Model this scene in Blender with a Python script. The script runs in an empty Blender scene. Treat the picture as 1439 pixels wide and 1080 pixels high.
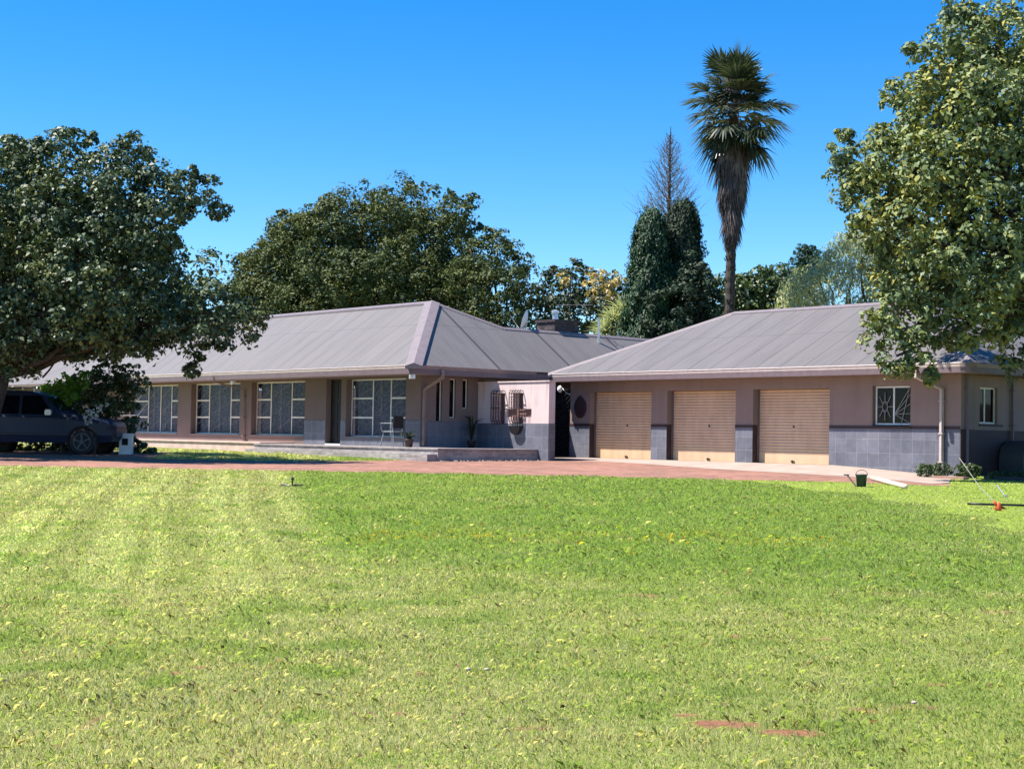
import bpy, bmesh, math, random
import numpy as np
from mathutils import Matrix, Vector
random.seed(7); RNG = np.random.default_rng(11)
PI = math.pi
ZC = 1.6                                    # eye height: authored heights are relative to the eye
F, PITCH, ROLL = 2144.15, 0.0347, 0.0172
PSI = 0.8423; OX, OY = 2.4841, 48.3564      # heading and corner of the garage front
SC = bpy.context.scene; COL = SC.collection
# ------------------------------------------------------------------ camera
cd = bpy.data.cameras.new('camera'); cam = bpy.data.objects.new('camera', cd); COL.objects.link(cam)
cd.sensor_width = 36; cd.lens = F/1439*36; cd.clip_end = 2000; cd.clip_start = .1
cam.matrix_world = Matrix.Translation((0, 0, ZC)) @ Matrix.Rotation(PI/2+PITCH, 4, 'X') @ Matrix.Rotation(ROLL, 4, 'Z')
SC.camera = cam
# ------------------------------------------------------------------ light
SUN = Vector((-1.325, -.017, 2.3)).normalized()
w = bpy.data.worlds.new('World'); SC.world = w; w.use_nodes = True
nt = w.node_tree; bg = nt.nodes['Background']
sky = nt.nodes.new('ShaderNodeTexSky'); sky.sky_type = 'NISHITA'; sky.sun_disc = False
sky.sun_elevation = math.asin(SUN.z); sky.sun_rotation = math.atan2(SUN.x, SUN.y)
sky.air_density = 1.0; sky.dust_density = 0; sky.ozone_density = 3.2; sky.altitude = 1500
hs = nt.nodes.new('ShaderNodeHueSaturation'); hs.inputs['Saturation'].default_value = 1.42; hs.inputs['Value'].default_value = 1.0
hs.inputs['Hue'].default_value = .503
nt.links.new(sky.outputs[0], hs.inputs['Color']); nt.links.new(hs.outputs[0], bg.inputs['Color'])
bg.inputs['Strength'].default_value = .105
ld = bpy.data.lights.new('sun', 'SUN'); ld.energy = 5.0; ld.angle = math.radians(.53); ld.color = (1, .95, .88)
lo = bpy.data.objects.new('sun', ld); COL.objects.link(lo); lo.rotation_euler = SUN.to_track_quat('Z', 'Y').to_euler(); lo.location = (-30, 0, 50)
SC.view_settings.view_transform = 'Standard'; SC.view_settings.look = 'None'; SC.view_settings.gamma = 1
SC.view_settings.exposure = 1.05; SC.view_settings.use_curve_mapping = False
SC.cycles.max_bounces = 7; SC.cycles.diffuse_bounces = 1; SC.cycles.transparent_max_bounces = 12
# ------------------------------------------------------------------ maths
AV = np.array([math.cos(PSI), -math.sin(PSI), 0]); BV = np.array([math.sin(PSI), math.cos(PSI), 0])
def H2W(a, b, z): return (OX+a*AV[0]+b*BV[0], OY+a*AV[1]+b*BV[1], z)
def W2H(x, y): return ((x-OX)*AV[0]+(y-OY)*AV[1], (x-OX)*BV[0]+(y-OY)*BV[1])
def ray(px, py):
    x, y = px-719.5, py-540; c, s = math.cos(ROLL), math.sin(ROLL)
    u, v = c*x+s*y, -s*x+c*y; c, s = math.cos(PITCH), math.sin(PITCH)
    X, U = u/F, -v/F
    return X, c-s*U, s+c*U
def at(px, py, Y):
    r = ray(px, py); return (r[0]*Y/r[1], Y, r[2]*Y/r[1])
def gz(x, y):
    x = np.asarray(x, float); y = np.asarray(y, float)
    z = -1.6+.0215*np.minimum(y, 36)+.0125*np.clip(y-36, 0, 40)
    a = (x-OX)*AV[0]+(y-OY)*AV[1]; b = (x-OX)*BV[0]+(y-OY)*BV[1]
    t = np.clip(np.where(a < 9.4, (a+3)/3, 1-(a-9.4)/3.2), 0, 1)*np.exp(-(np.clip(np.abs(b+.2)-.5, 0, 99)/1.1)**2)
    return z+(-.612-z)*t
def g1(x, y): return float(gz(x, y))
def vn(x, y, s, seed=0):
    x = np.asarray(x)/s+seed*17.3; y = np.asarray(y)/s-seed*9.1
    i, j = np.floor(x), np.floor(y); fx, fy = x-i, y-j; fx = fx*fx*(3-2*fx); fy = fy*fy*(3-2*fy)
    def h(i, j):
        q = np.sin(i*127.1+j*311.7+seed*74.7)*43758.5453; return q-np.floor(q)
    return (h(i, j)*(1-fx)+h(i+1, j)*fx)*(1-fy)+(h(i, j+1)*(1-fx)+h(i+1, j+1)*fx)*fy
# ------------------------------------------------------------------ materials
class NG:
    def __init__(s, name):
        s.m = bpy.data.materials.new(name); s.m.use_nodes = True; s.t = s.m.node_tree; s.n = s.t.nodes
        s.b = s.n['Principled BSDF']; s.out = s.n['Material Output']
    def node(s, kind, **kw):
        q = s.n.new(kind)
        for k, v in kw.items():
            if k in q.inputs: q.inputs[k].default_value = v
            else: setattr(q, k, v)
        return q
    def link(s, a, b): s.t.links.new(a, b)
    def coord(s, which='Object'): return s.node('ShaderNodeTexCoord').outputs[which]
    def noise(s, scale, detail=4, vec=None, rough=.55):
        q = s.node('ShaderNodeTexNoise'); q.inputs['Scale'].default_value = scale; q.inputs['Detail'].default_value = detail
        q.inputs['Roughness'].default_value = rough
        if vec is not None: s.link(vec, q.inputs['Vector'])
        return q.outputs['Fac']
    def ramp(s, fac, stops):
        q = s.node('ShaderNodeValToRGB'); e = q.color_ramp.elements
        while len(e) < len(stops): e.new(.5)
        for i, (p, c) in enumerate(stops): e[i].position = p; e[i].color = (*c, 1) if len(c) == 3 else c
        s.link(fac, q.inputs['Fac']); return q.outputs['Color']
    def mix(s, fac, a, b, mode='MIX'):
        q = s.node('ShaderNodeMix', data_type='RGBA', blend_type=mode)
        for sock, v in ((q.inputs[0], fac), (q.inputs[6], a), (q.inputs[7], b)):
            if isinstance(v, (int, float)): sock.default_value = v
            elif isinstance(v, tuple): sock.default_value = (*v, 1)
            else: s.link(v, sock)
        return q.outputs[2]
    def math(s, op, a, b=0):
        q = s.node('ShaderNodeMath', operation=op)
        for k, v in ((0, a), (1, b)):
            if isinstance(v, (int, float)): q.inputs[k].default_value = v
            else: s.link(v, q.inputs[k])
        return q.outputs[0]
    def bump(s, h, strength=.3, dist=.01):
        q = s.node('ShaderNodeBump'); q.inputs['Strength'].default_value = strength; q.inputs['Distance'].default_value = dist
        s.link(h, q.inputs['Height']); s.link(q.outputs[0], s.b.inputs['Normal'])
def plain(name, c, rough=.6, metal=0, var=.12, scale=6, bump=.15, spec=.5):
    g = NG(name); v = g.coord(); n = g.noise(scale, 5, v)
    lo_ = tuple(max(0, k*(1-var)) for k in c); hi = tuple(min(1, k*(1+var)) for k in c)
    g.link(g.ramp(n, [(.3, lo_), (.7, hi)]), g.b.inputs['Base Color'])
    g.b.inputs['Roughness'].default_value = rough; g.b.inputs['Metallic'].default_value = metal
    g.b.inputs['Specular IOR Level'].default_value = spec
    if bump: g.bump(g.noise(scale*12, 3, v), bump, .004)
    return g.m
def plaster(name, c, stain=(.20, .15, .13)):
    g = NG(name); v = g.coord(); n = g.noise(1.3, 6, v); n2 = g.noise(9, 5, v)
    base = g.ramp(n, [(.25, tuple(k*.88 for k in c)), (.75, tuple(min(1, k*1.06) for k in c))])
    mp = g.node('ShaderNodeMapping'); mp.inputs['Scale'].default_value = (4, 4, .45); g.link(v, mp.inputs['Vector'])
    st = g.ramp(g.noise(1, 4, mp.outputs[0]), [(.5, (0, 0, 0)), (.75, (.55, .55, .55))])
    col = g.mix(st, base, stain)
    g.link(col, g.b.inputs['Base Color']); g.b.inputs['Roughness'].default_value = .88
    g.b.inputs['Specular IOR Level'].default_value = .25
    g.bump(g.noise(60, 4, v), .25, .006); return g.m
def tiles(name, c, mortar, bw, rh, ox=0, oz=0, mort=.007, off=0.0, rough=.55, var=.35, swap=True, bump=.4):
    g = NG(name); v = g.coord(); sp = g.node('ShaderNodeSeparateXYZ'); g.link(v, sp.inputs[0])
    cb = g.node('ShaderNodeCombineXYZ')
    if swap:
        g.link(g.math('ADD', g.math('ADD', sp.outputs[0], sp.outputs[1]), ox), cb.inputs[0]); g.link(g.math('ADD', sp.outputs[2], oz), cb.inputs[1])
    else:
        g.link(sp.outputs[0], cb.inputs[0]); g.link(sp.outputs[1], cb.inputs[1])
    br = g.node('ShaderNodeTexBrick'); g.link(cb.outputs[0], br.inputs['Vector']); br.offset = off
    br.inputs['Scale'].default_value = 1; br.inputs['Brick Width'].default_value = bw; br.inputs['Row Height'].default_value = rh
    br.inputs['Mortar Size'].default_value = mort; br.inputs['Mortar Smooth'].default_value = .2; br.inputs['Bias'].default_value = 0
    br.inputs['Color1'].default_value = (*[k*(1-var) for k in c], 1); br.inputs['Color2'].default_value = (*[min(1, k*(1+var)) for k in c], 1)
    br.inputs['Mortar'].default_value = (*mortar, 1)
    n = g.ramp(g.noise(5, 6, v, .65), [(.3, (.72, .72, .74)), (.7, (1.0, 1.0, 1.0))])
    big = g.ramp(g.noise(.7, 4, v, .6), [(.3, (.70, .72, .72)), (.6, (1.0, 1.0, 1.0)), (.8, (1.12, 1.05, .98))])
    g.link(g.mix(1.0, g.mix(1.0, br.outputs['Color'], n, 'MULTIPLY'), big, 'MULTIPLY'), g.b.inputs['Base Color'])
    g.b.inputs['Roughness'].default_value = rough; g.b.inputs['Specular IOR Level'].default_value = .3
    g.bump(g.math('SUBTRACT', g.math('MULTIPLY', g.noise(25, 3, v), .3), br.outputs['Fac']), bump, .006); return g.m
def roofmat(name, c, seam=.84, pitch=.12):
    g = NG(name); uv = g.coord('UV'); sp = g.node('ShaderNodeSeparateXYZ'); g.link(uv, sp.inputs[0]); u = sp.outputs[0]; vv = sp.outputs[1]
    wv = g.math('SINE', g.math('MULTIPLY', u, 2*PI/pitch))
    fr = g.math('FRACT', g.math('DIVIDE', u, seam)); ln = g.math('LESS_THAN', fr, .035)
    lap = g.math('LESS_THAN', g.math('FRACT', g.math('DIVIDE', g.math('ADD', vv, .4), 2.9)), .012)
    mp = g.node('ShaderNodeMapping'); mp.inputs['Scale'].default_value = (2.2, .35, 1); g.link(uv, mp.inputs['Vector'])
    st = g.ramp(g.noise(1.2, 6, mp.outputs[0], .65), [(.25, tuple(k*.78 for k in c)), (.5, c), (.78, tuple(k*1.14 for k in c))])
    sp2 = g.ramp(g.noise(22, 4, uv, .7), [(.35, (.9, .9, .9)), (.65, (1, 1, 1))])
    col = g.mix(1.0, st, sp2, 'MULTIPLY'); col = g.mix(g.math('MULTIPLY', ln, .8), col, tuple(k*.3 for k in c))
    col = g.mix(g.math('MULTIPLY', lap, .45), col, tuple(k*.35 for k in c))
    # each sheet between seams a slightly different fade
    wn = g.node('ShaderNodeTexWhiteNoise', noise_dimensions='1D'); g.link(g.math('FLOOR', g.math('DIVIDE', u, seam)), wn.inputs['W'])
    col = g.mix(1.0, col, g.ramp(wn.outputs['Value'], [(0, (.94, .94, .94)), (1, (1.0, 1.0, 1.0))]), 'MULTIPLY')
    g.link(col, g.b.inputs['Base Color']); g.b.inputs['Roughness'].default_value = .55; g.b.inputs['Metallic'].default_value = 0
    g.b.inputs['Specular IOR Level'].default_value = .4
    g.bump(wv, .55, .010); return g.m
def leafmat(name, cols, trans=.25, rough=.5, patch=1.2, spec=.5):
    """cols: ramp of leaf colours, dark to light; patches vary over the crown, every leaf a little"""
    g = NG(name); geo = g.node('ShaderNodeNewGeometry'); v = g.coord()
    n = g.noise(patch, 3, v); r = geo.outputs['Random Per Island']
    f = g.math('ADD', g.math('MULTIPLY', n, .62), g.math('MULTIPLY', r, .38))
    k = len(cols); col = g.ramp(f, [(.3+.42*i/(k-1), c) for i, c in enumerate(cols)])
    g.link(col, g.b.inputs['Base Color']); g.b.inputs['Roughness'].default_value = rough; g.b.inputs['Specular IOR Level'].default_value = spec
    tr = g.node('ShaderNodeBsdfTranslucent'); g.link(g.mix(1, col, (1.2, 1.35, .6), 'MULTIPLY'), tr.inputs['Color'])
    mx = g.node('ShaderNodeMixShader'); mx.inputs[0].default_value = trans
    g.link(g.b.outputs[0], mx.inputs[1]); g.link(tr.outputs[0], mx.inputs[2]); g.link(mx.outputs[0], g.out.inputs['Surface']); return g.m
def glassmat(name, tint=(.012, .016, .03), see=.72):
    g = NG(name); g.b.inputs['Base Color'].default_value = (*tint, 1); g.b.inputs['Roughness'].default_value = .06
    g.b.inputs['Specular IOR Level'].default_value = .14
    v = g.coord(); g.bump(g.noise(1.5, 2, v), .08, .02)
    t = g.node('ShaderNodeBsdfTransparent'); t.inputs[0].default_value = (.8, .85, .95, 1)
    mx = g.node('ShaderNodeMixShader'); mx.inputs[0].default_value = see
    g.link(g.b.outputs[0], mx.inputs[1]); g.link(t.outputs[0], mx.inputs[2]); g.link(mx.outputs[0], g.out.inputs['Surface']); return g.m
M = {}
ROOFC = (.152, .136, .132)
M['roof'] = roofmat('weathered_roof_metal', ROOFC)
M['roof2'] = roofmat('weathered_roof_metal_fine', (.162, .146, .142), seam=3.4)
M['cap'] = plain('ridge_cap_metal', (.19, .155, .16), .5)
M['plaster'] = plaster('pink_plaster', (.30, .21, .185))  # colour darkened so the garage front looks more deeply shaded
M['plaster_l'] = plaster('buff_plaster', (.205, .15, .135))  # darkened further, deepens the shade under the house eaves
M['plaster_w'] = plaster('pale_plaster', (.68, .54, .52))
M['slate'] = tiles('slate_tiles', (.185, .19, .23), (.31, .30, .31), .345, .37, oz=0, mort=.006, var=.13)
M['band'] = plain('dark_border_paint', (.045, .022, .022), .6)
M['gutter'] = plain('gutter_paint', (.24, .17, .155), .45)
M['gutter_w'] = plain('gutter_light', (.50, .41, .38), .45)  # paler gutter tone, puts the bright highlight into the front eave lines
M['fascia'] = plain('fascia_paint', (.16, .115, .125), .6)
M['soffit'] = plain('soffit_board', (.22, .165, .155), .8)
M['door'] = plain('cream_roller_door', (.75, .495, .33), .5, var=.07, scale=2.5, bump=.05)
M['brick_g'] = tiles('grey_brick', (.40, .36, .35), (.48, .43, .40), .22, .085, off=.5, mort=.008, rough=.85, var=.25)
M['brick_p'] = plain('painted_pink_plinth', (.62, .44, .38), .85, var=.18, scale=3)
M['frame'] = plain('window_frame_cream', (.78, .72, .64), .5)
M['bars'] = plain('burglar_bar_paint', (.30, .28, .28), .5)
M['frame_w'] = plain('window_frame_white', (.75, .74, .72), .45)
M['glass'] = glassmat('window_glass')
M['glass_d'] = glassmat('dark_glass', (.004, .005, .008), .15)
M['iron'] = plain('black_iron', (.012, .010, .012), .45)
M['rust'] = plain('maroon_iron', (.045, .018, .02), .6)
M['niche'] = plain('brown_niche_paint', (.20, .11, .10), .8)
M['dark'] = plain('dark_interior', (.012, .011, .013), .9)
M['wood_d'] = plain('dark_door', (.012, .009, .009), .6)
M['curtain'] = plain('lace_curtain', (.66, .68, .76), .9, var=.5, scale=14)
M['concrete'] = plain('pale_concrete', (.36, .27, .22), .9, var=.16, scale=1.5)
M['white'] = plain('white_plastic', (.80, .80, .80), .45, var=.06)
M['alloy'] = plain('dull_alloy', (.10, .10, .11), .5)
M['alloy2'] = plain('worn_alloy', (.24, .24, .25), .5)
M['steel'] = plain('galvanised_steel', (.55, .55, .56), .35, .7)
M['bark'] = plain('bark', (.055, .042, .034), .9, var=.4, scale=7, bump=.8)
M['bark2'] = plain('grey_bark', (.13, .10, .09), .9, var=.4, scale=7, bump=.8)
gm_ = M['door']; t_ = gm_.node_tree; b_ = t_.nodes['Principled BSDF']; src = b_.inputs['Base Color'].links[0].from_socket
oi = t_.nodes.new('ShaderNodeObjectInfo'); rp = t_.nodes.new('ShaderNodeValToRGB'); rp.color_ramp.elements[0].color = (.88, .90, .93, 1); rp.color_ramp.elements[1].color = (1, .97, .92, 1)
t_.links.new(oi.outputs['Random'], rp.inputs['Fac'])
tc = t_.nodes.new('ShaderNodeTexCoord'); mp_ = t_.nodes.new('ShaderNodeMapping'); mp_.inputs['Scale'].default_value = (3, 3, .5); t_.links.new(tc.outputs['Object'], mp_.inputs['Vector'])
nz = t_.nodes.new('ShaderNodeTexNoise'); nz.inputs['Scale'].default_value = 2; nz.inputs['Detail'].default_value = 6; t_.links.new(mp_.outputs[0], nz.inputs['Vector'])
r2 = t_.nodes.new('ShaderNodeValToRGB'); r2.color_ramp.elements[0].position = .3; r2.color_ramp.elements[0].color = (.88, .87, .86, 1); r2.color_ramp.elements[1].position = .6; r2.color_ramp.elements[1].color = (1, 1, 1, 1); t_.links.new(nz.outputs['Fac'], r2.inputs['Fac'])
for src2 in (rp, r2):
    mx_ = t_.nodes.new('ShaderNodeMix'); mx_.data_type = 'RGBA'; mx_.blend_type = 'MULTIPLY'; mx_.inputs[0].default_value = 1
    t_.links.new(src, mx_.inputs[6]); t_.links.new(src2.outputs['Color'], mx_.inputs[7]); src = mx_.outputs[2]
t_.links.new(src, b_.inputs['Base Color'])
# ------------------------------------------------------------------ building helpers
BASE = {}
def label(o, lab=None, cat=None, group=None, kind=None):
    for k, v in (('label', lab), ('category', cat), ('group', group), ('kind', kind)):
        if v: o[k] = v
    return o
def place(o, base, house):
    if house:
        p = H2W(*base); o.location = (p[0], p[1], p[2]+ZC); o.rotation_euler = (0, 0, -PSI)
    else: o.location = (base[0], base[1], base[2]+ZC)
    BASE[o] = (np.array(base, float), house)
def thing(name, lab, cat, base, house=False, group=None):
    o = bpy.data.objects.new(name, None); COL.objects.link(o); o.empty_display_size = .3
    place(o, base, house); return label(o, lab, cat, group)
def finish(name, me, mat, parent, base, house):
    me.materials.append(mat if not isinstance(mat, str) else M[mat])
    o = bpy.data.objects.new(name, me); COL.objects.link(o)
    if parent is not None: o.parent = parent; BASE[o] = BASE[parent]
    else: place(o, base, house)
    return o
class MB:
    def __init__(s): s.v = []; s.f = []; s.uv = []
    def add(s, vs, fs, uvs=None):
        n = len(s.v); s.v += [tuple(map(float, p)) for p in vs]; s.f += [tuple(n+i for i in f) for f in fs]
        s.uv += (uvs if uvs else [None]*len(fs)); return s
    def box(s, x0, x1, y0, y1, z0, z1, m=None):
        c = [(x, y, z) for z in (z0, z1) for y in (y0, y1) for x in (x0, x1)]
        if m: c = [m(*p) for p in c]
        return s.add(c, [(0, 2, 3, 1), (4, 5, 7, 6), (0, 1, 5, 4), (2, 6, 7, 3), (0, 4, 6, 2), (1, 3, 7, 5)])
    def poly(s, pts, uv=None): return s.add(pts, [tuple(range(len(pts)))], [uv] if uv else None)
    def tube(s, pts, rad, seg=8, cap=True):
        P_ = [Vector(p) for p in pts]; R_ = rad if hasattr(rad, '__len__') else [rad]*len(P_)
        vs = []; up = Vector((0, 0, 1)); n = len(P_); pu = None
        for i, p in enumerate(P_):
            d = (P_[min(i+1, n-1)]-P_[max(i-1, 0)])
            d = d.normalized() if d.length > 1e-9 else up
            u = (pu - d*pu.dot(d)) if pu is not None else d.orthogonal()
            if u.length < 1e-6: u = d.orthogonal()
            u.normalize(); pu = u; v = d.cross(u)
            for k in range(seg):
                t = 2*PI*k/seg; vs.append(p+(u*math.cos(t)+v*math.sin(t))*R_[i])
        fs = [(i*seg+k, i*seg+(k+1) % seg, (i+1)*seg+(k+1) % seg, (i+1)*seg+k) for i in range(n-1) for k in range(seg)]
        if cap: fs += [tuple(range(seg))[::-1], tuple((n-1)*seg+k for k in range(seg))]
        return s.add(vs, fs)
    def lathe(s, prof, c, seg=20, axis=None):
        vs = []
        for r, h in prof:
            for k in range(seg):
                t = 2*PI*k/seg; p = (r*math.cos(t), r*math.sin(t), h)
                if axis == 'y': p = (p[0], p[2], p[1])
                vs.append((c[0]+p[0], c[1]+p[1], c[2]+p[2]))
        n = len(prof)
        fs = [(i*seg+k, i*seg+(k+1) % seg, (i+1)*seg+(k+1) % seg, (i+1)*seg+k) for i in range(n-1) for k in range(seg)]
        fs += [tuple(range(seg))[::-1], tuple((n-1)*seg+k for k in range(seg))]
        return s.add(vs, fs)
    def build(s, name, mat, parent=None, base=None, house=False, smooth=False, recalc=True, bevel=0):
        if parent is not None: b = BASE[parent][0]
        else: b = np.array(base if base is not None else (0, 0, 0), float)
        me = bpy.data.meshes.new(name); me.from_pydata([tuple(np.array(p)-b) for p in s.v], [], s.f)
        if any(u for u in s.uv):
            l = me.uv_layers.new(name='UVMap')
            for p, u in zip(me.polygons, s.uv):
                if u:
                    for li, q in zip(p.loop_indices, u): l.data[li].uv = q
        if recalc or bevel:
            bm = bmesh.new(); bm.from_mesh(me)
            if recalc: bmesh.ops.recalc_face_normals(bm, faces=bm.faces)
            if bevel: bmesh.ops.bevel(bm, geom=bm.edges[:], offset=bevel, segments=2, affect='EDGES')
            bm.to_mesh(me); bm.free()
        if smooth: me.polygons.foreach_set('use_smooth', [True]*len(me.polygons))
        return finish(name, me, mat, parent, b, house)
def npmesh(name, V, nv, mat, parent=None, base=(0, 0, 0), house=False, attr=None, smooth=False):
    """V: (N*nv,3) vertices, every nv consecutive ones a face"""
    b = BASE[parent][0] if parent is not None else np.array(base, float)
    V = (V-b).astype(np.float32); n = len(V)//nv
    me = bpy.data.meshes.new(name); me.vertices.add(len(V)); me.vertices.foreach_set('co', V.ravel())
    me.loops.add(len(V)); me.loops.foreach_set('vertex_index', np.arange(len(V), dtype=np.int32))
    me.polygons.add(n); me.polygons.foreach_set('loop_start', np.arange(0, len(V), nv, dtype=np.int32))
    me.update(calc_edges=True)
    if attr is not None:
        ca = me.color_attributes.new('tone', 'FLOAT_COLOR', 'POINT'); ca.data.foreach_set('color', attr.astype(np.float32).ravel())
    return finish(name, me, mat, parent, b, house)
def unit(v): return v/np.maximum(np.linalg.norm(v, axis=-1, keepdims=True), 1e-9)
def leafquads(c, nrm, L, Wd, fold=.18, dirn=None):
    n = len(c); r = dirn if dirn is not None else RNG.normal(size=(n, 3)); t = unit(r-nrm*np.sum(r*nrm, 1, keepdims=True)); s = np.cross(nrm, t)
    L = np.asarray(L).reshape(-1, 1)*np.ones((n, 1)); Wd = np.asarray(Wd).reshape(-1, 1)*np.ones((n, 1))
    V = np.empty((n, 4, 3)); V[:, 0] = c-t*L*.5; V[:, 2] = c+t*L*.5-nrm*L*.12
    V[:, 1] = c+s*Wd*.5+nrm*Wd*fold; V[:, 3] = c-s*Wd*.5+nrm*Wd*fold
    return V.reshape(-1, 3)
def crown(name, mat, parent, lobes, leaf=.12, dens=7, per=38, cr=.28, wd=.6, inner=.25, sprig=.05, sq=.85, up=.25, flat=.75, dy=1.0, droop=0):
    """lobes: (x,y,z,r) balls of twig clumps; each clump a loose puff of leaves"""
    lobes = np.array(lobes, float); C = []; Nn = []; S = []
    for i, (x, y, z, r) in enumerate(lobes):
        n = max(5, int(dens*4*PI*r*r)); u = unit(RNG.normal(size=(n, 3)))
        ph = i*1.7; bump = 1+.16*np.sin(u[:, 0]*5+ph)*np.sin(u[:, 1]*4.3+ph*2)+.12*np.sin(u[:, 2]*7+ph)+.06*np.sin(u[:, 0]*13+u[:, 2]*11+ph)
        rho = 1-np.abs(RNG.normal(size=n))*.13; k = RNG.random(n) < inner; rho[k] = RNG.random(k.sum())**.5
        k = RNG.random(n) < sprig; rho[k] = 1+RNG.random(k.sum())*.22
        p = np.array([x, y, z])+u*(rho*bump)[:, None]*np.array([r, r*dy, r*sq])
        keep = np.ones(n, bool)
        for j, (x2, y2, z2, r2) in enumerate(lobes):
            if j != i: keep &= ~((np.linalg.norm((p-np.array([x2, y2, z2]))/np.array([1, dy, sq]), axis=1) < r2*.72) & (RNG.random(n) < .85))
        C.append(p[keep]); Nn.append(u[keep]); S.append(np.minimum(1, .35+r*.65)*np.ones(keep.sum()))
    C = np.concatenate(C); Nn = np.concatenate(Nn); S = np.concatenate(S)
    n = len(C); idx = np.repeat(np.arange(n), per)
    sz = (cr*(.55+.9*RNG.random(n))*S)[idx]
    ax = unit(Nn*.6+np.array([-.1, -.1, .75]))[idx]
    off = unit(RNG.normal(size=(len(idx), 3))*.8+ax*.75)*(.55+.5*RNG.random((len(idx), 1))); off = off*np.array([1, 1, flat])
    c = C[idx]+off*sz[:, None]+np.array([0, 0, -droop])*(np.abs(RNG.normal(size=(len(idx), 1))))
    nr = unit(off*.85+RNG.normal(size=c.shape)*.34+np.array([0, 0, up]))
    L = leaf*(.4+1.1*RNG.random(len(c)))
    d = None
    if droop: d = RNG.normal(size=c.shape)*.35+np.array([0, 0, -1.])
    return npmesh(name, leafquads(c, nr, L, L*wd, dirn=d), 4, mat, parent)
def limb(mb, p0, p1, r0, r1, n=6, wob=.08, sag=0):
    p0, p1 = np.array(p0, float), np.array(p1, float); L = np.linalg.norm(p1-p0); pts = []; rr = []
    for i in range(n+1):
        t = i/n; q = p0+(p1-p0)*t+(RNG.normal(size=3)*wob*L*.3*math.sin(PI*t)); q[2] += sag*math.sin(PI*t)*L
        pts.append(tuple(q)); rr.append(r0+(r1-r0)*t)
    mb.tube(pts, rr, 7); return pts
# ------------------------------------------------------------------ ground
def grid(name, xs, ys, fz, mat, dz=0):
    X, Y = np.meshgrid(xs, ys); Z = fz(X, Y)+dz; SO = soilmask(X, Y); nx, ny = len(xs), len(ys)
    me = bpy.data.meshes.new(name)
    fs = [(j*nx+i, j*nx+i+1, (j+1)*nx+i+1, (j+1)*nx+i) for j in range(ny-1) for i in range(nx-1)]
    me.from_pydata(np.stack([X.ravel(), Y.ravel(), Z.ravel()], 1).tolist(), [], fs)
    me.polygons.foreach_set('use_smooth', [True]*len(me.polygons))
    ca = me.color_attributes.new('soil', 'FLOAT_COLOR', 'POINT'); q = SO.ravel(); ca.data.foreach_set('color', np.stack([q, q, q, q*0+1], 1).astype(np.float32).ravel())
    o = finish(name, me, mat, None, (0, 0, 0), False); o['kind'] = 'structure'; return o
SPOTS = [(1.10, 7.78, .22, .13), (1.42, 7.60, .19, .10), (.95, 7.98, .10, .05), (1.62, 8.15, .10, .05), (.12, 7.6, .14, .03), (-.55, 7.9, .05, .05), (1.1, 13.0, .22, .10), (3.9, 12.3, .2, .12), (3.3, 13.4, .2, .1), (2.2, 8.3, .16, .06), (2.5, 9.0, .1, .05), (-2.6, 10.2, .1, .05)]
def soilmask(x, y):
    m = np.zeros_like(x)
    for cx, cy, sx, sy in SPOTS: m = np.maximum(m, np.exp(-((x-cx)/sx)**2-((y-cy)/sy)**2))
    m = m*(.75+.6*vn(x, y, .06, 21))
    fleck = vn(x, y, .11, 22)*.55+vn(x, y, .5, 23)*.45
    return np.clip(np.maximum((m-.38)*5, (fleck-.80)*14*(y < 12)), 0, 1)
g = NG('soil_and_thatch'); v = g.coord()
c1 = g.ramp(g.noise(.55, 5, v), [(.3, (.17, .21, .06)), (.55, (.24, .26, .09)), (.75, (.33, .30, .14))])
c2 = g.ramp(g.noise(14, 6, v, .7), [(.3, (.55, .55, .5)), (.7, (1.25, 1.2, 1.05))])
at0 = g.node('ShaderNodeAttribute', attribute_name='soil')
col = g.mix(1, c1, c2, 'MULTIPLY'); col = g.mix(at0.outputs['Fac'], col, g.mix(1, (.25, .12, .078), c2, 'MULTIPLY'))
g.link(col, g.b.inputs['Base Color']); g.b.inputs['Roughness'].default_value = .95; g.b.inputs['Specular IOR Level'].default_value = .1
g.bump(g.noise(30, 5, v), .8, .03); M['soil'] = g.m
xs = np.concatenate([np.array([-400, -200, -100, -60]), np.arange(-40, -3.1, .5), np.arange(-3, 4.5, .04), np.arange(4.5, 40.1, .5), np.array([60, 100, 200, 400])])
ys = np.concatenate([np.array([-60, -20, -5]), np.arange(0, 6.1, .5), np.arange(6.5, 14, .04), np.arange(14, 70.1, .5), np.array([85, 110, 160, 250, 500, 900])])
grid('ground', xs, ys, gz, M['soil'])
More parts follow.
